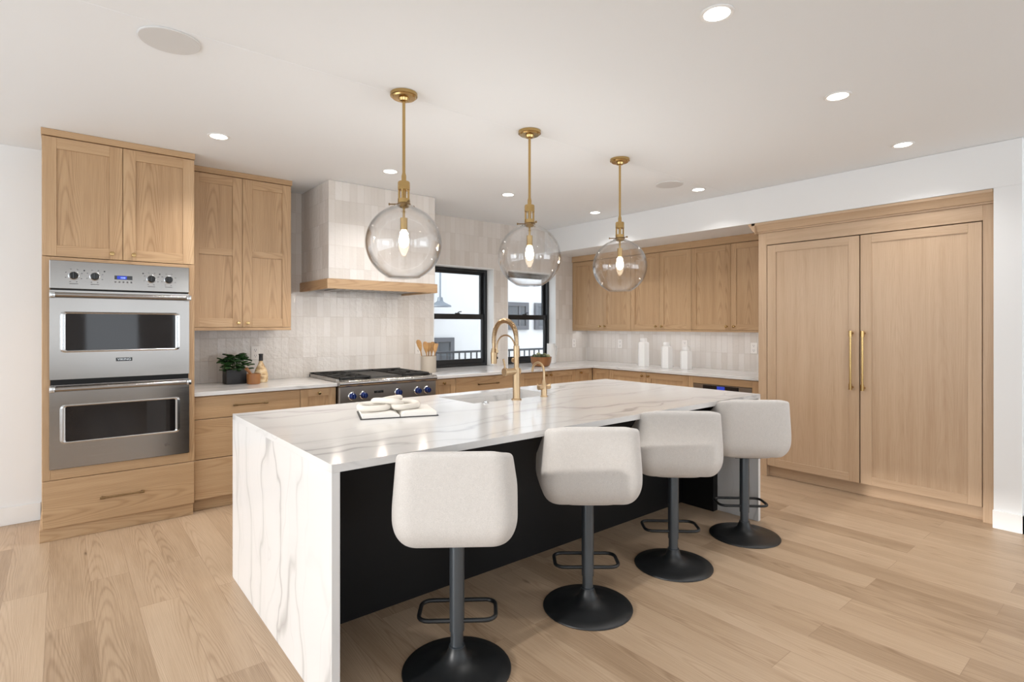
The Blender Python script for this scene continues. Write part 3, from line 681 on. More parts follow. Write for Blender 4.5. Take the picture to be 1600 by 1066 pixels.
for x in (1.985, 2.092, 2.435, 2.640, 2.745):
    k = MB(); k.lathe([(0, 0), (0.037, 0), (0.037, 0.004), (0.031, 0.010), (0, 0.010)], (x, 4.6318, 0.785), (0, -1, 0), 32); k.build('knob_bezel', 'chrome', fp)
    k = MB(); k.lathe([(0, 0.010), (0.029, 0.010), (0.027, 0.02), (0.024, 0.045), (0.020, 0.049), (0, 0.049)], (x, 4.6318, 0.785), (0, -1, 0), 28); k.box(x - .004, x + .004, 4.575, 4.61, 0.762, 0.808, 'z', 0.002); k.build('rangetop_knob', 'knobblue', fp)
b = MB(); b.box(2.195, 2.285, 4.6275, 4.632, 0.794, 0.815, 'x', 0.001); bg = b.build('badge', 'knobblack', fp)
lettering('VIKING', 0.019, FRONT(2.24, 4.6272, 0.8042), 'chrome', bg, 'badge_lettering', 0.0005, 0.07)

# ------------------------------------------------------------------ right wall cabinets
FR = ('X', 5.55)
def xupper(y0, ym, y1, label):
    t = thing('wall_cabinet', (5.7, (y0 + y1) / 2, 1.335), label, 'cabinet', None)
    b = MB(); b.box(5.572, XW - .001, y0 + .0005, y1 - .0005, 1.357, 2.29, 'z'); b.build('carcass', 'oak', t)
    for a, c, k in ((ym, y1, ym + .042), (y0, ym, ym - .042)):
        d = shaker(FR, a, c, 1.357, 2.288, t, sw=0.062); knob(FR, k, 1.397, d)
    b = MB(); b.box(5.536, XW - .001, y0 + .0003, y1 - .0003, 2.2905, 2.3675, 'y'); b.build('crown', 'oak', t)
    b = MB(); b.box(5.552, XW - .001, y0 + .0005, y1 - .0005, 1.336, 1.3565, 'y'); b.build('light_rail', 'oak', t)
    lamp('backsplash_fill', 'AREA', 0.75, (5.64, (y0 + y1) / 2, 1.33), (5.72, (y0 + y1) / 2, 0.9), (0.97, 0.98, 1.0), y1 - y0 - .06, 0.06)  # added fill light that brightens the backsplash, no fixture here
xupper(4.378, 4.838, 5.398, 'two-door oak wall cabinet in the corner by the right window')
xupper(3.518, 3.950, 4.377, 'two-door oak wall cabinet in the middle of the right-hand wall row')
xupper(2.545, 3.040, 3.517, 'two-door oak wall cabinet up against the panelled fridge')

# ------------------------------------------------------------------ panelled fridge
FF = ('X', 5.093)
t = thing('fridge_surround', (5.45, 1.67, 0), 'oak surround with crown framing the two tall fridge doors', 'cabinet')
b = MB(); b.box(5.093, XW - .002, 2.434, 2.512, 0, 2.275, 'z'); b.build('side_panel', 'pale', t)
b = MB(); b.box(5.093, XW - .002, 0.8125, 0.879, 0, 2.275, 'z'); b.build('side_panel', 'pale', t)
b = MB(); b.box(5.093, XW - .002, 0.879, 2.434, 2.162, 2.275, 'y'); b.build('frieze', 'pale', t)
b = MB(); b.prism([(5.080, 2.2755), (XW - .002, 2.2755), (XW - .002, 2.366), (5.024, 2.366), (5.024, 2.346), (5.040, 2.334), (5.058, 2.304), (5.066, 2.290), (5.080, 2.288)], 'y', 0.8125, 2.545)
b.prism([(2.514, 2.2755), (2.526, 2.288), (2.54, 2.30), (2.56, 2.334), (2.576, 2.346), (2.576, 2.366), (2.514, 2.366)], 'x', 5.024, 5.533)
b.build('crown', 'pale', t)
b = MB(); b.box(5.150, 5.168, 0.880, 2.433, 0, 0.10, 'y'); b.build('toe_kick', 'pale', t)
t = thing('refrigerator', (5.45, 1.66, 0.1), 'built-in fridge behind two tall oak panel doors with brass pulls', 'refrigerator')
b = MB(); b.box(5.125, 5.80, 0.885, 2.428, 0.101, 2.155, 'z', 0); b.build('body', 'black', t)
for a, c, k in ((1.664, 2.431, 1.716), (0.882, 1.658, 1.628)):
    d = shaker(FF, a, c, 0.103, 2.156, t, sw=0.080, rw=0.068, th=0.024, m='pale'); pull(FF, k, 1.12, 0.49, d, vertical=True, r=0.009, stand=0.045, m='brass')

# ------------------------------------------------------------------ island
IX0, IX1, IY0, IY1, IZ = 0.743, 3.899, 1.909, 3.364, 0.914; TH = 0.030
isl = thing('kitchen_island', (2.32, 2.64, 0), 'kitchen island with white veined waterfall slab and black base', 'island')
SX0, SX1, SY0, SY1 = 2.02, 2.76, 2.835, 3.245
b = MB(); o = (0.0, 0.0)
b.box(IX0, SX0, IY0, IY1, IZ - TH, IZ, 'x', 0, off=o); b.box(SX1, IX1, IY0, IY1, IZ - TH, IZ, 'x', 0, off=o)
b.box(SX0, SX1, IY0, SY0, IZ - TH, IZ, 'x', 0, off=o); b.box(SX0, SX1, SY1, IY1, IZ - TH, IZ, 'x', 0, off=o)
b.build('countertop', 'marble', isl)
b = MB(); b.box(IX0, IX0 + TH, IY0, IY1, 0, IZ - TH - .0003, 'z', 0, off=(14.2, 0.0)); b.build('waterfall_leg', 'marble', isl)
b = MB(); b.box(IX1 - TH, IX1, IY0, IY1, 0, IZ - TH - .0003, 'z', 0, off=(5.1, 3.0)); b.build('waterfall_leg', 'marble', isl)
b = MB(); xa, xb = IX0 + TH + .001, IX1 - TH - .001; ya = 2.505
b.box(xa, xb, ya, ya + .02, 0, IZ - TH - .001, 'z', 0.001); b.box(xa, xb, IY1 - .03, IY1 - .01, 0.0, IZ - TH - .001, 'z', 0.001)
b.box(xa, xa + .02, ya + .02, IY1 - .03, 0, IZ - TH - .001, 'z', 0); b.box(xb - .02, xb, ya + .02, IY1 - .03, 0, IZ - TH - .001, 'z', 0)
b.build('base_panel', 'black', isl)
b = MB(); b.box(xb - .06, xb, 2.225, ya - .0005, 0, IZ - TH - .001, 'z', 0.001); b.build('support_panel', 'black', isl)
b = MB(); b.box(xa, xa + .06, 2.225, ya - .0005, 0, IZ - TH - .001, 'z', 0.001); b.build('support_panel', 'black', isl)
# sink
sk = thing('sink', (2.39, 3.04, 0.70), 'white undermount sink set into the island top', 'sink')
b = MB(); w = 0.012; zt = IZ - TH - .0005
b.box(SX0 - w, SX0, SY0 - w, SY1 + w, 0.69, zt, 'z', 0); b.box(SX1, SX1 + w, SY0 - w, SY1 + w, 0.69, zt, 'z', 0); b.box(SX0, SX1, SY0 - w, SY0, 0.69, zt, 'z', 0); b.box(SX0, SX1, SY1, SY1 + w, 0.69, zt, 'z', 0); b.box(SX0, SX1, SY0, SY1, 0.69, 0.70, 'x', 0)
b.build('basin', 'marble', sk)
b = MB(); b.lathe([(0, 0.001), (0.035, 0.001), (0.045, 0.003), (0.045, 0.0)], (2.39, 3.12, 0.7002)); b.build('drain', 'chrome', sk)

# ------------------------------------------------------------------ faucets
FXc, FYc = 2.34, 2.792
fc = thing('faucet', (FXc, FYc, IZ), 'tall brass spring faucet with pull-down spray head by the sink', 'faucet')
zb = IZ + .0005
b = MB(); b.lathe([(0, 0), (0.034, 0), (0.034, 0.006), (0.027, 0.010), (0, 0.010)], (FXc, FYc, zb)); b.build('base_flange', 'bronze', fc)
b = MB(); b.cyl((FXc, FYc, zb + .01), (FXc, FYc, zb + .213), 0.0245, seg=28); b.build('post', 'bronze', fc)
b = MB(); b.cyl((FXc - .085, FYc, zb + .191), (FXc + .025, FYc, zb + .191), 0.0215, seg=24); vb = b.build('valve_body', 'bronze', fc)
b = MB(); b.cyl((FXc - .106, FYc, zb + .190), (FXc - .085, FYc, zb + .190), 0.026, seg=24); b.tube([(FXc - .096, FYc, zb + .20), (FXc - .100, FYc, zb + .235), (FXc - .112, FYc, zb + .275)], [0.006, 0.0065, 0.007]); b.build('lever', 'bronze', vb)
b = MB(); b.cyl((FXc, FYc, zb + .213), (FXc, FYc, zb + .36), 0.0165, seg=24); b.cyl((FXc, FYc, zb + .285), (FXc, FYc, zb + .36), 0.020, seg=24); b.build('riser', 'bronze', fc)
r_ = 0.123; cz = zb + .405
path = [(FXc, FYc, zb + .36), (FXc, FYc, cz)] + [(FXc, FYc + r_ - r_ * math.cos(R(a)), cz + r_ * math.sin(R(a))) for a in range(10, 181, 10)] + [(FXc, FYc + 2 * r_, cz - .03)]
b = MB(); b.tube(path, 0.0115, 14); hs_ = b.build('hose', 'bronze', fc)
# spring coil around the hose
def along(path, n):
    P_ = [Vector(p) for p in path]; d = [0]
    for a, c in zip(P_, P_[1:]): d.append(d[-1] + (c - a).length)
    out = []; j = 0
    for i in range(n):
        s = d[-1] * i / (n - 1)
        while j < len(P_) - 2 and s > d[j + 1]: j += 1
        f = (s - d[j]) / (d[j + 1] - d[j]); out.append((P_[j].lerp(P_[j + 1], f), (P_[j + 1] - P_[j]).normalized()))
    return out
turns = 46; n = turns * 9; pts = []
for i, (p, d) in enumerate(along(path, n)):
    a = 2 * math.pi * i / 9; up = Vector((1, 0, 0)); w_ = d.cross(up); pts.append(p + (up * math.cos(a) + w_ * math.sin(a)) * 0.0155)
b = MB(); b.tube(pts, 0.0030, 5); b.build('spring', 'bronze', fc)
yS = FYc + 2 * r_
b = MB(); b.cyl((FXc, yS, cz - .03), (FXc, yS, cz - .075), 0.014, 0.011); b.cyl((FXc, yS, cz - .07), (FXc, yS, cz - .10), 0.016, 0.022); b.cyl((FXc, yS, cz - .10), (FXc, yS, zb + .228), 0.024, 0.021, 24); sp = b.build('spray_head', 'bronze', fc)
b = MB()
for dz in (0.04, 0.075): b.lathe([(0, 0), (0.008, 0), (0.007, 0.005), (0, 0.006)], (FXc + .017, yS - .015, zb + .228 + dz), (0.7, -0.7, 0), 12)
b.build('spray_button', 'knobblack', sp)
ra = (2 * r_ - 0.048) / 2; cy = FYc + .020 + ra; ca = zb + .34
arm = [(FXc + .004, FYc + .018, zb + .245), (FXc + .004, FYc + .020, ca)] + [(FXc + .004, cy - ra * math.cos(R(a)), ca + 0.9 * ra * math.sin(R(a))) for a in range(15, 181, 15)] + [(FXc + .004, yS - .03, zb + .315)]
b = MB(); b.tube(arm, 0.0055, 10); b.build('support_arm', 'bronze', fc)
b = MB(); b.cyl((FXc, FYc + .012, zb + .262), (FXc, FYc + .034, zb + .262), 0.017); b.cyl((FXc, yS - .038, zb + .315), (FXc, yS - .010, zb + .315), 0.011); b.build('arm_clip', 'bronze', fc)
wf_ = thing('filter_faucet', (2.595, 2.798, IZ), 'small brass two-handle water tap right of the spring faucet', 'faucet')
x, y = 2.595, 2.798
b = MB(); b.lathe([(0, 0), (0.026, 0), (0.026, 0.004), (0.021, 0.008), (0.020, 0.085), (0.015, 0.095), (0.012, 0.115), (0, 0.115)], (x, y, zb)); b.build('body', 'bronze', wf_)
b = MB(); b.tube([(x, y, zb + .10), (x, y, zb + .175)] + [(x, y + .06 - .06 * math.cos(R(a)), zb + .175 + .058 * math.sin(R(a))) for a in range(15, 166, 15)] + [(x, y + .122, zb + .165)], 0.0085, 12); b.build('spout', 'bronze', wf_)
for s_ in (-1, 1):
    b = MB(); b.cyl((x + s_ * .015, y, zb + .065), (x + s_ * .052, y, zb + .065), 0.016); b.tube([(x + s_ * .042, y, zb + .07), (x + s_ * .062, y, zb + .085)], 0.007); b.build('tap_handle', 'bronze', wf_)
asw = MB(); asw.lathe([(0, 0), (0.022, 0), (0.022, 0.004), (0.013, 0.006), (0.012, 0.013), (0, 0.014)], (2.087, 2.795, zb))
asw.thing('disposal_button', 'chrome', 'small round metal push button on the island left of the faucet', 'button', loc=(2.087, 2.795, zb))

# ------------------------------------------------------------------ open book and link chain
bk = thing('open_book', (1.42, 2.76, IZ), 'open book lying on the island under a white link chain', 'book')
ang = R(-20); cbk = (1.405, 2.645, 0)
def page_block(sgn):
    rings = []
    for j in range(2):
        yy = 0.004 + j * 0.285; top = []; bot = []
        for i in range(11):
            u = i / 10; xx = sgn * (0.003 + 0.195 * u); hgt = 0.005 + 0.019 * (1 - (1 - min(1, u * 5)) ** 2) * (1 - 0.45 * u) + 0.004
            top.append((cbk[0] + xx, cbk[1] + yy, zb + 0.004 + hgt)); bot.append((cbk[0] + xx, cbk[1] + yy, zb + 0.0045))
        rings.append(top + bot[::-1])
    return rings
b = MB(); b.box(cbk[0] - .208, cbk[0] + .208, cbk[1], cbk[1] + .293, zb, zb + .004, 'x', 0.001); b.turn(ang, cbk); b.build('cover', 'charcoal', bk)
for s_ in (-1, 1): b = MB(); b.ring_solid(page_block(s_)); b.turn(ang, cbk); b.build('pages', 'paper', bk, smooth=50)
ch = thing('link_chain', (1.42, 2.8, IZ + .03), 'chunky white wooden link chain ornament draped over the open book', 'ornament')
def link(c, yaw, tilt, a=0.056, bb_=0.036, r=0.0165):
    pts = []
    for i in range(28):
        t = 2 * math.pi * i / 28; x_, y_ = math.copysign(abs(math.cos(t)) ** .7, math.cos(t)) * (a + .02), math.copysign(abs(math.sin(t)) ** .7, math.sin(t)) * (bb_ + .01)
        v = Matrix.Rotation(yaw, 3, 'Z') @ Matrix.Rotation(tilt, 3, 'X') @ Vector((x_, y_, 0)); pts.append(v + Vector(c))
    m_ = MB(); m_.tube(pts, r, 12, True); m_.build('link', 'chain', ch)
link((1.325, 2.80, zb + .051), R(-22), R(7)); link((1.405, 2.795, zb + .066), R(-52), R(-20)); link((1.490, 2.755, zb + .051), R(8), R(7)); link((1.440, 2.86, zb + .068), R(20), R(-18))

# ------------------------------------------------------------------ bar stools
st = thing('bar_stool', (0, 0, 0), '', 'stool', 'bar stools along the island')
def shell_point(t):
    """plan of the tub for t in 0..1 from the back centre to the wing tip: (half-width, y, progress along the wing)"""
    b, r, w = 0.165, 0.060, 0.265; turn = R(87); arc = r * turn; tot = b + arc + w; q = t * tot
    if q <= b: return q, -0.195, 0.0
    if q <= b + arc: a = (q - b) / r; return b + r * math.sin(a), -0.195 + r * (1 - math.cos(a)), 0.0 + 0.10 * (q - b) / arc
    e = q - b - arc; return b + r * math.sin(turn) + e * math.cos(turn), -0.195 + r * (1 - math.cos(turn)) + e * math.sin(turn), 0.10 + 0.90 * e / w
t_ = bmesh.new(); U, V = 45, 13; grid = []
for i in range(U):
    u = 2 * i / (U - 1) - 1; x_, y_, g_ = shell_point(abs(u)); x_ = math.copysign(x_, u)
    zt = 0.941 - 0.205 * g_ ** 1.05; zb_ = 0.566 + 0.060 * g_ ** 1.4; col = []
    for j in range(V):
        z = zb_ + (zt - zb_) * j / (V - 1); h = (z - 0.566) / 0.375
        prof = [(0, .80), (.05, .89), (.12, .95), (.24, .99), (.40, .985), (1.0, .895)]
        for (h0, w0), (h1, w1) in zip(prof, prof[1:]):
            if h <= h1 + 1e-6: k_ = w0 + (w1 - w0) * max(0, h - h0) / (h1 - h0); break
        lean = -0.022 * (h - .3) + 0.045 * max(0, 1 - h / .22) ** 2
        col.append(t_.verts.new((x_ * k_, y_ + lean * (1 - g_), z)))
    grid.append(col)
for i in range(U - 1):
    for j in range(V - 1): t_.faces.new((grid[i][j], grid[i + 1][j], grid[i + 1][j + 1], grid[i][j + 1]))
bmesh.ops.recalc_face_normals(t_, faces=t_.faces[:])
m_ = MB(); m_._merge(t_); sh = m_.build('backrest', 'fabric', st, smooth=180)
md = sh.modifiers.new('thick', 'SOLIDIFY'); md.thickness = 0.040; md.offset = 0
md = sh.modifiers.new('soft', 'SUBSURF'); md.levels = 1; md.render_levels = 2
m_ = MB(); rings = []
for z, k_ in ((0.545, .55), (0.548, .80), (0.565, .90), (0.60, .97), (0.65, .98), (0.675, .93), (0.685, .75), (0.687, .4)):
    rings.append([(0.188 * k_ * math.copysign(abs(math.cos(t)) ** .5, math.cos(t)), 0.01 + (0.20 if math.sin(t) > 0 else 0.168) * k_ * math.copysign(abs(math.sin(t)) ** .5, math.sin(t)), z) for t in [2 * math.pi * i / 40 for i in range(40)]])
m_.ring_solid(rings); m_.build('seat', 'fabric', st, smooth=80)
m_ = MB(); m_.lathe([(0, 0.0), (0.222, 0.0), (0.2235, 0.004), (0.220, 0.009), (0.17, 0.014), (0.11, 0.023), (0.07, 0.036), (0.046, 0.058), (0.034, 0.090), (0.033, 0.095), (0, 0.095)], (0, 0, 0.0005), seg=56); m_.build('base', 'blackmetal', st, smooth=60)
m_ = MB(); m_.lathe([(0, .0), (.033, .0), (.033, .006), (.0265, .008), (.0265, .075), (0, .075)], (0, 0, 0.093)); m_.build('lower_tube', 'gunmetal', st)
m_ = MB(); m_.cyl((0, 0, 0.160), (0, 0, 0.546), 0.0305, seg=28); m_.build('column', 'gunmetal', st)
def loop(x0, x1, y0, y1, r, z):
    pts = []
    for cx, cy_, a0 in ((x1 - r, y1 - r, 0), (x0 + r, y1 - r, 90), (x0 + r, y0 + r, 180), (x1 - r, y0 + r, 270)):
        for i in range(6): a = R(a0 + 18 * i); pts.append((cx + r * math.cos(a), cy_ + r * math.sin(a), z))
    return pts
m_ = MB(); m_.tube(loop(-.160, .160, -.005, .165, .045, .200), 0.0088, 10, True); m_.build('footrest', 'blackmetal', st, smooth=60)
m_ = MB(); m_.tube([(0.02, 0.0, 0.540), (0.10, 0.01, 0.537), (0.165, 0.015, 0.530)], 0.005); m_.box(.150, .195, .007, .023, .525, .532, 'x', 0.002); m_.build('lever', 'blackmetal', st)
m_ = MB(); m_.box(-.085, .085, -.075, .095, .5335, .5445, 'x', 0.003); m_.build('mounting_plate', 'blackmetal', st)
SP = [((1.255, 1.878), 37, 'cream bar stool nearest the camera, in front of the left waterfall end'),
      ((2.038, 1.876), 39.5, 'second cream bar stool from the left waterfall end'),
      ((2.781, 1.881), 42, 'third cream bar stool from the left waterfall end'),
      ((3.538, 1.841), 43, 'farthest cream bar stool, beside the right waterfall leg')]
stools = [st] + [copy_tree(st) for _ in SP[1:]]
for o_, ((x, y), a, lb) in zip(stools, SP):
    o_.location = (x, y, 0); o_.rotation_euler = (0, 0, -R(a)); o_['label'] = lb

# ------------------------------------------------------------------ pendants
pn = thing('pendant_light', (0, 0, H), '', 'pendant light', 'clear globe pendants over the island')
pn.location = (0, 0, 0)      # parts are built around the hanging axis, heights in metres above the floor
m_ = MB(); m_.lathe([(0, 0), (0.074, 0), (0.074, -0.016), (0.066, -0.018), (0.062, -0.026), (0.030, -0.028), (0.026, -0.042), (0.012, -0.046), (0, -0.046)], (0, 0, H - .0006), seg=36); m_.build('canopy', 'brass', pn)
m_ = MB(); m_.cyl((0, 0, 2.20), (0, 0, H - .045), 0.0085, seg=16); m_.lathe([(0.0085, .05), (0.013, .03), (0.013, .0), (0, 0)], (0, 0, 2.20)); m_.build('rod', 'brass', pn)
m_ = MB(); m_.lathe([(0, 0), (0.030, 0), (0.033, -.006), (0.033, -.045), (0.029, -.048), (0, -.048)], (0, 0, 2.20)); m_.lathe([(0, 0), (0.033, 0), (0.033, -.022), (0.022, -.03), (0, -.03)], (0, 0, 2.105))
for i in range(4): a = R(45 + 90 * i); m_.cyl((.026 * math.cos(a), .026 * math.sin(a), 2.09), (.026 * math.cos(a), .026 * math.sin(a), 2.16), 0.006, seg=10)
m_.cyl((0, 0, 2.09), (0, 0, 2.16), 0.010); m_.build('cage', 'brass', pn)
m_ = MB(); m_.lathe([(0, 0), (0.034, 0), (0.038, -.004), (0.038, -.012), (0.030, -.022), (0, -.022)], (0, 0, 2.082)); m_.build('globe_holder', 'dbrass', pn)
for i in range(3):
    a = R(20 + 120 * i); m_ = MB(); m_.cyl((.036 * math.cos(a), .036 * math.sin(a), 2.077), (.078 * math.cos(a), .078 * math.sin(a), 2.077), 0.0035, seg=8); m_.lathe([(0, 0), (.007, 0), (.007, .006), (0, .006)], (.077 * math.cos(a), .077 * math.sin(a), 2.077), (math.cos(a), math.sin(a), 0), 12); m_.build('thumb_screw', 'dbrass', pn)
zg, Rg = 1.862, 0.206
prof = [(0.0385, 0.206), (0.052, 0.205)]
for i in range(0, 35):
    th_ = R(16 + (152.5 - 16) * i / 34); prof.append((Rg * math.sin(th_), Rg * math.cos(th_)))
prof += [(0.088, -0.1885), (0.075, -0.192), (0.0, -0.192)]
prof += [(0.0, -0.186), (0.075, -0.186), (0.086, -0.182)] + [(r0 * .975, h0 * .975) for r0, h0 in prof[2:-3][::-1]] + [(0.0385, 0.200)]
m_ = MB(); m_.lathe(prof, (0, 0, zg), seg=64); m_.build('globe', 'globe', pn, smooth=60)
m_ = MB(); m_.cyl((0, 0, 1.935), (0, 0, 2.00), 0.020); m_.cyl((0, 0, 2.00), (0, 0, 2.062), 0.007); m_.build('socket', 'brass', pn)
m_ = MB(); m_.lathe([(0, 0), (0.013, 0), (0.016, -.012), (0.026, -.040), (0.029, -.060), (0.024, -.082), (0.010, -.096), (0, -.098)], (0, 0, 1.9345)); m_.build('bulb', 'bulb', pn, smooth=60)
PP = [((1.455, 2.70), 'clear glass globe pendant nearest the camera, left of three'), ((2.375, 2.70), 'clear glass globe pendant hanging in the middle above the faucet'), ((3.305, 2.71), 'clear glass globe pendant farthest right, by the wall cabinets')]
pend = [pn] + [copy_tree(pn) for _ in PP[1:]]
for o_, ((x, y), lb) in zip(pend, PP):
    o_.location = (x, y, 0); o_['label'] = lb
    lamp('pendant_lamp', 'POINT', 6.5, (x, y, 1.80), None, (1, 0.97, 0.93), shadow_soft_size=0.03)

# ------------------------------------------------------------------ downlights and ceiling speakers
DL = [((0.82, 4.10), 'round recessed ceiling light above the ovens', True), ((2.10, 4.13), 'round recessed ceiling light in front of the hood, behind the near pendant', True), ((3.36, 4.136), 'round recessed ceiling light before the left window', True), ((4.65, 4.167), 'round recessed ceiling light over the far cabinet corner', True),
      ((2.067, 1.192), 'recessed ceiling light at the top edge, nearest the camera', False), ((3.33, 1.194), 'recessed ceiling light between the nearest one and the fridge one', False), ((4.58, 1.223), 'recessed ceiling light right in front of the fridge doors', False), ((4.61, 2.847), 'recessed ceiling light next to the small far speaker', False)]
d0 = thing('recessed_light', (0, 0, 0), '', 'ceiling light', 'recessed ceiling lights')
zz = H - .0006
m_ = MB(); m_.lathe([(0.050, 0), (0.068, 0), (0.068, -.003), (0.062, -.006), (0.052, -.004), (0.050, 0)], (0, 0, zz), seg=36); m_.build('trim_ring', 'trimw', d0)
m_ = MB(); m_.lathe([(0, 0), (0.052, 0), (0.052, -.0035), (0, -.0035)], (0, 0, zz), seg=36); m_.build('lens', 'led', d0)
dls = [d0] + [copy_tree(d0) for _ in DL[1:]]
for o_, ((x, y), lb, back) in zip(dls, DL):
    o_.location = (x, y, 0.0008 if y < 2.73 else 0); o_['label'] = lb
    lamp('downlight', 'SPOT', 62 if back else 38, (x, y, H - .012), (x, y, 0), (1, 0.975, 0.95), spot_size=R(130), spot_blend=0.9, shadow_soft_size=0.05)
s0 = thing('ceiling_speaker', (0, 0, 0), '', 'speaker', 'round ceiling speakers')
m_ = MB(); m_.lathe([(0, 0), (0.122, 0), (0.122, -.004), (0.118, -.007), (0.114, -.007), (0, -.0065)], (0, 0, zz), seg=48); m_.build('grille', 'grille', s0)
for o_, (x, y), lb in ((s0, (0.375, 2.86), 'large-looking round grey ceiling speaker, upper left of the room'), (copy_tree(s0), (4.24, 2.91), 'round grey ceiling speaker past the farthest pendant')):
    o_.location = (x, y, 0); o_['label'] = lb

# ------------------------------------------------------------------ outlets
def outlet(face, u, z, label):
    t = thing('wall_outlet', P(face, u, 0.004, z), label, 'outlet', 'wall outlets in the backsplash')
    b = MB(); fbox(b, face, u - .038, u + .038, 0.0008, 0.007, z - .060, z + .060, 'z', 0.002); b.build('cover_plate', 'plastic', t)
    b = MB()
    for dz in (-.026, .026):
        for du in (-.008, .008): fbox(b, face, u + du - .0015, u + du + .0015, 0.0068, 0.0078, z + dz - .002, z + dz + .010, 'z', 0)
        fbox(b, face, u - .003, u + .003, 0.0068, 0.0078, z + dz - .013, z + dz - .007, 'z', 0)
    b.build('slots', 'slot', t)
outlet(('Y', YW), 1.383, 1.155, 'white wall outlet above the marbled bottle'); outlet(('Y', YW), 3.085, 1.15, 'white wall outlet behind the wooden spoons')
outlet(('Y', YW), 5.58, 1.16, 'white wall outlet right of the right window'); outlet(('X', XW), 4.80, 1.16, 'white wall outlet left of the white canisters'); outlet(('X', XW), 3.80, 1.17, 'white wall outlet behind the shortest canister'); outlet(('X', XW), 2.94, 1.16, 'white wall outlet beside the fridge surround')

# ------------------------------------------------------------------ things on the counters
zc = ZC + .0004
pt = thing('potted_plant', (1.165, 5.205, ZC), 'leafy green plant in a square charcoal pot by the ovens', 'plant')
px, py = 1.165, 5.205
b = MB(); b.box(px - .080, px + .080, py - .080, py + .080, zc, zc + .125, 'z', 0.006, seg=2); pot = b.build('pot', 'charcoal', pt)
rng = random.Random(3); lf = bmesh.new(); stm = MB()
for i in range(80):
    a = rng.uniform(0, 2 * math.pi); el = rng.uniform(-0.05, 1.0); rad = rng.uniform(0.05, 0.15) * (1.12 - 0.55 * el)
    c = Vector((px + math.cos(a) * rad, py + math.sin(a) * rad * .9, zc + .135 + 0.125 * el - 0.02 * rng.random()))
    if c.y > 5.365: c.y = 5.36
    Ls, Wd = rng.uniform(.058, .080), rng.uniform(.024, .034)
    d = Vector((math.cos(a), math.sin(a), rng.uniform(-.35, .5))).normalized(); s_ = d.cross(Vector((0, 0, 1))).normalized(); n_ = s_.cross(d)
    rows = []
    for j, (u, wd) in enumerate(((-.5, .15), (-.25, .8), (0.05, 1.0), (.32, .75), (.5, .08))):
        rows.append([lf.verts.new(c + d * (u * Ls) + s_ * (wd * Wd * q) + n_ * (0.010 * abs(q) - .05 * u * u * Ls * 4)) for q in (-1, 0, 1)])
    for r0, r1 in zip(rows, rows[1:]):
        for q in (0, 1): lf.faces.new((r0[q], r0[q + 1], r1[q + 1], r1[q]))
    if i % 4 == 0: stm.tube([(px + (c.x - px) * .2, py + (c.y - py) * .2, zc + .12), tuple(c.lerp(Vector((px, py, c.z)), .4) - Vector((0, 0, .01))), tuple(c)], 0.0022, 5)
b = MB(); b._merge(lf); fo = b.build('foliage', 'leaf', pt, smooth=180); fo.modifiers.new('t', 'SOLIDIFY').thickness = 0.0012
stm.build('stems', 'stem', pt)
b = MB(); cx, cy_ = 1.282, 5.058
b.lathe([(0, 0), (.048, 0), (.053, .004), (.056, .05), (.055, .088), (.048, .088), (.046, .05), (.04, .018), (0, .014)], (cx, cy_, zc), seg=28); b.thing('mortar', 'wood2', 'small round wooden mortar between plant and bottle', 'mortar', loc=(cx, cy_, zc))
b = MB(); b.tube([(cx + .018, cy_, zc + .026), (cx - .026, cy_ - .012, zc + .088), (cx - .066, cy_ - .026, zc + .138)], [.014, .011, .015], 12); b.thing('pestle', 'wood2', 'wooden pestle leaning out of the small mortar', 'pestle', loc=(cx, cy_, zc + .02))
bo = thing('oil_bottle', (1.372, 5.175, ZC), 'marbled tan bottle with a dark neck on the left counter', 'bottle')
b = MB(); b.lathe([(0, 0), (.050, 0), (.056, .006), (.060, .04), (.057, .075), (.045, .115), (.028, .150), (.017, .175), (.0155, .19), (0, .19)], (1.372, 5.175, zc), seg=32); b.build('body', 'bottle', bo)
b = MB(); b.lathe([(0, 0), (.018, 0), (.0165, .01), (.0165, .05), (.019, .052), (.019, .062), (0, .063)], (1.372, 5.175, zc + .19)); b.build('stopper', 'charcoal', bo)

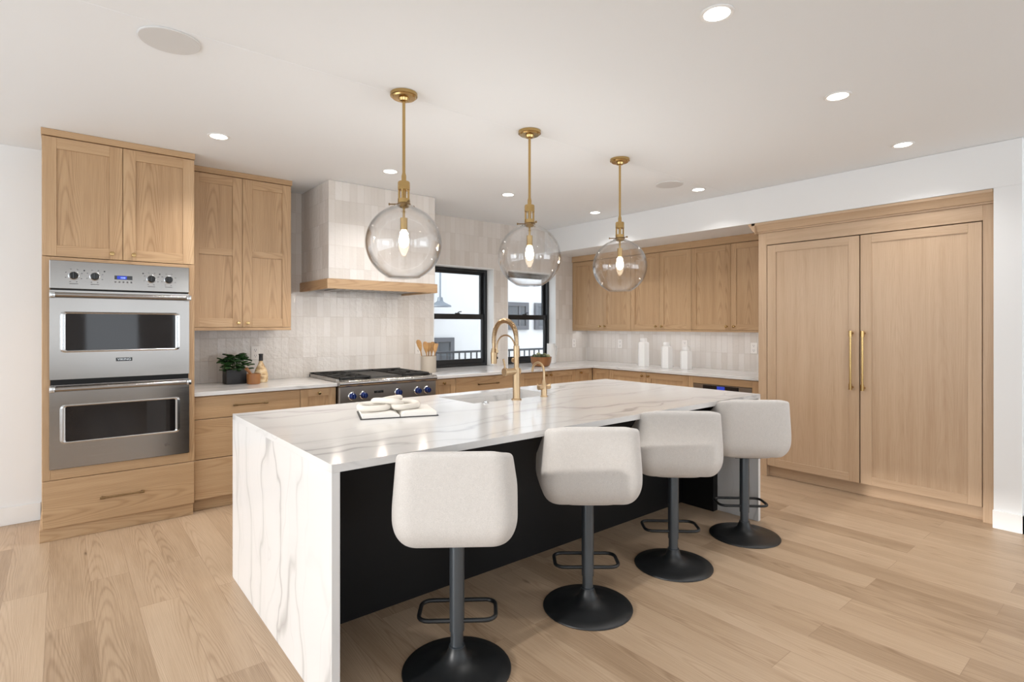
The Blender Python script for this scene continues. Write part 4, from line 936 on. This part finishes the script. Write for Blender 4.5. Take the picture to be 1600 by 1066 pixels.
# crock with wooden spoons
kx, ky = 3.055, 5.12
b = MB(); b.lathe([(0, 0), (.080, 0), (.083, .004), (.083, .172), (.081, .176), (.076, .176), (.075, .012), (0, .010)], (kx, ky, zc), seg=36); b.thing('utensil_crock', 'stone', 'grey stoneware crock holding wooden spoons right of the rangetop', 'crock', loc=(kx, ky, zc))
for i, (dx, dy, hx, hy, L_, hd) in enumerate(((-.035, .02, -.105, .02, .315, 'spoon'), (-.02, -.03, -.055, -.03, .295, 'spoon'), (.005, .0, -.005, -.01, .285, 'spatula'), (.03, .02, .055, .01, .290, 'spoon'), (.035, -.03, .075, -.025, .275, 'spatula'))):
    a = Vector((kx + dx * .9, ky + dy, zc + .0125)); e = Vector((kx + hx, ky + hy, zc + L_)); m_ = MB(); d = (e - a).normalized()
    m_.tube([tuple(a), tuple(a.lerp(e, .5)), tuple(e - d * .06)], [.0055, .006, .007], 8)
    s_ = Vector((1, -.6, 0)).normalized(); rings = []
    for u, wd in ((-.09, .007), (-.065, .015), (-.035, .024), (0, .028), (.022, .024), (.036, .012)) if hd == 'spoon' else ((-.07, .007), (-.05, .016), (-.02, .021), (.015, .024), (.03, .024), (.034, .02)):
        c = e + d * u; n_ = d.cross(s_); rings.append([tuple(c + s_ * (wd * math.cos(q)) + n_ * (.005 * math.sin(q))) for q in [2 * math.pi * k / 10 for k in range(10)]])
    m_.ring_solid(rings)
    m_.thing('wooden_' + hd, 'spoon', ('leftmost wooden spoon in the crock, tilted away to the left', 'wooden spoon second from left in the crock', 'flat wooden spatula in the middle of the crock', 'wooden spoon right of the middle spatula in the crock', 'rightmost wooden spatula in the crock')[i], hd, 'wooden utensils in the crock', loc=tuple(a), smooth=60)

# bowl of fruit, pitcher
bx, by = 4.56, 4.97
b = MB(); b.lathe([(0, 0), (.085, 0), (.105, .012), (.125, .06), (.131, .118), (.124, .118), (.115, .06), (.09, .022), (0, .016)], (bx, by, zc), seg=36); b.thing('fruit_bowl', 'wood2', 'round wooden bowl of green fruit below the right window', 'bowl', loc=(bx, by, zc))
FRU = [(-.065, -.03, .105, 'avocado', 'dark green avocado at the left side of the wooden bowl'), (0.0, -.055, .108, 'avocado', 'dark avocado at the front of the wooden bowl'), (.055, .0, .110, 'palegreen', 'pale green fruit right of the bowl centre'), (-.01, .035, .118, 'palegreen', 'pale green fruit at the back of the wooden bowl'), (.06, -.055, .100, 'palegreen', 'pale green fruit at the front right rim of the bowl'), (.055, .06, .098, 'avocado', 'dark avocado at the back right of the bowl'), (-.05, .065, .098, 'avocado', 'dark avocado at the back left of the bowl')]
for dx, dy, dz, mt, lb in FRU:
    dz += 0.020
    b = MB(); b.ball((bx + dx, by + dy, zc + dz), .031, (1, 1.05, 1.0) if mt == 'palegreen' else (.95, 1.1, 1.05)); b.thing('avocado' if mt == 'avocado' else 'lime', mt, lb, 'fruit', 'green fruit in the wooden bowl', loc=(bx + dx, by + dy, zc + dz))
jx, jy = 5.045, 5.30
jg = thing('pitcher', (jx, jy, ZC), 'white ceramic pitcher behind the fruit bowl', 'pitcher')
b = MB(); b.lathe([(0, 0), (.056, 0), (.059, .004), (.058, .14), (.055, .262), (.051, .262), (.053, .14), (.052, .012), (0, .010)], (jx, jy, zc), seg=32); b.build('body', 'ceramic', jg)
b = MB(); b.tube([(jx + .054, jy - .006, zc + .235), (jx + .085, jy - .012, zc + .225), (jx + .096, jy - .014, zc + .17), (jx + .085, jy - .012, zc + .11), (jx + .056, jy - .006, zc + .09)], .007, 10); b.build('handle', 'ceramic', jg)

# hexagonal canisters
for (x, y, hgt, r, lb) in ((5.555, 4.185, .300, .072, 'tallest white hexagonal canister, nearest the window corner'), (5.525, 3.825, .258, .068, 'middle-sized white hexagonal canister of the three'), (5.575, 3.600, .212, .068, 'shortest white hexagonal canister, nearest the fridge')):
    t = thing('canister', (x, y, ZC), lb, 'canister', 'white hexagonal canisters')
    b = MB(); b.lathe([(0, 0), (r * .97, 0), (r, .004), (r, hgt - .018), (r * .93, hgt - .006), (r * .62, hgt), (0, hgt)], (x, y, zc), seg=6); b.turn(R(46), (x, y, 0)); b.build('jar', 'ceramic', t, smooth=20)
    b = MB(); b.lathe([(0, 0), (r * .56, 0), (r * .60, .004), (r * .60, .040), (r * .54, .046), (0, .046)], (x, y, zc + hgt + .0003), seg=24); b.build('lid', 'ceramic', t)
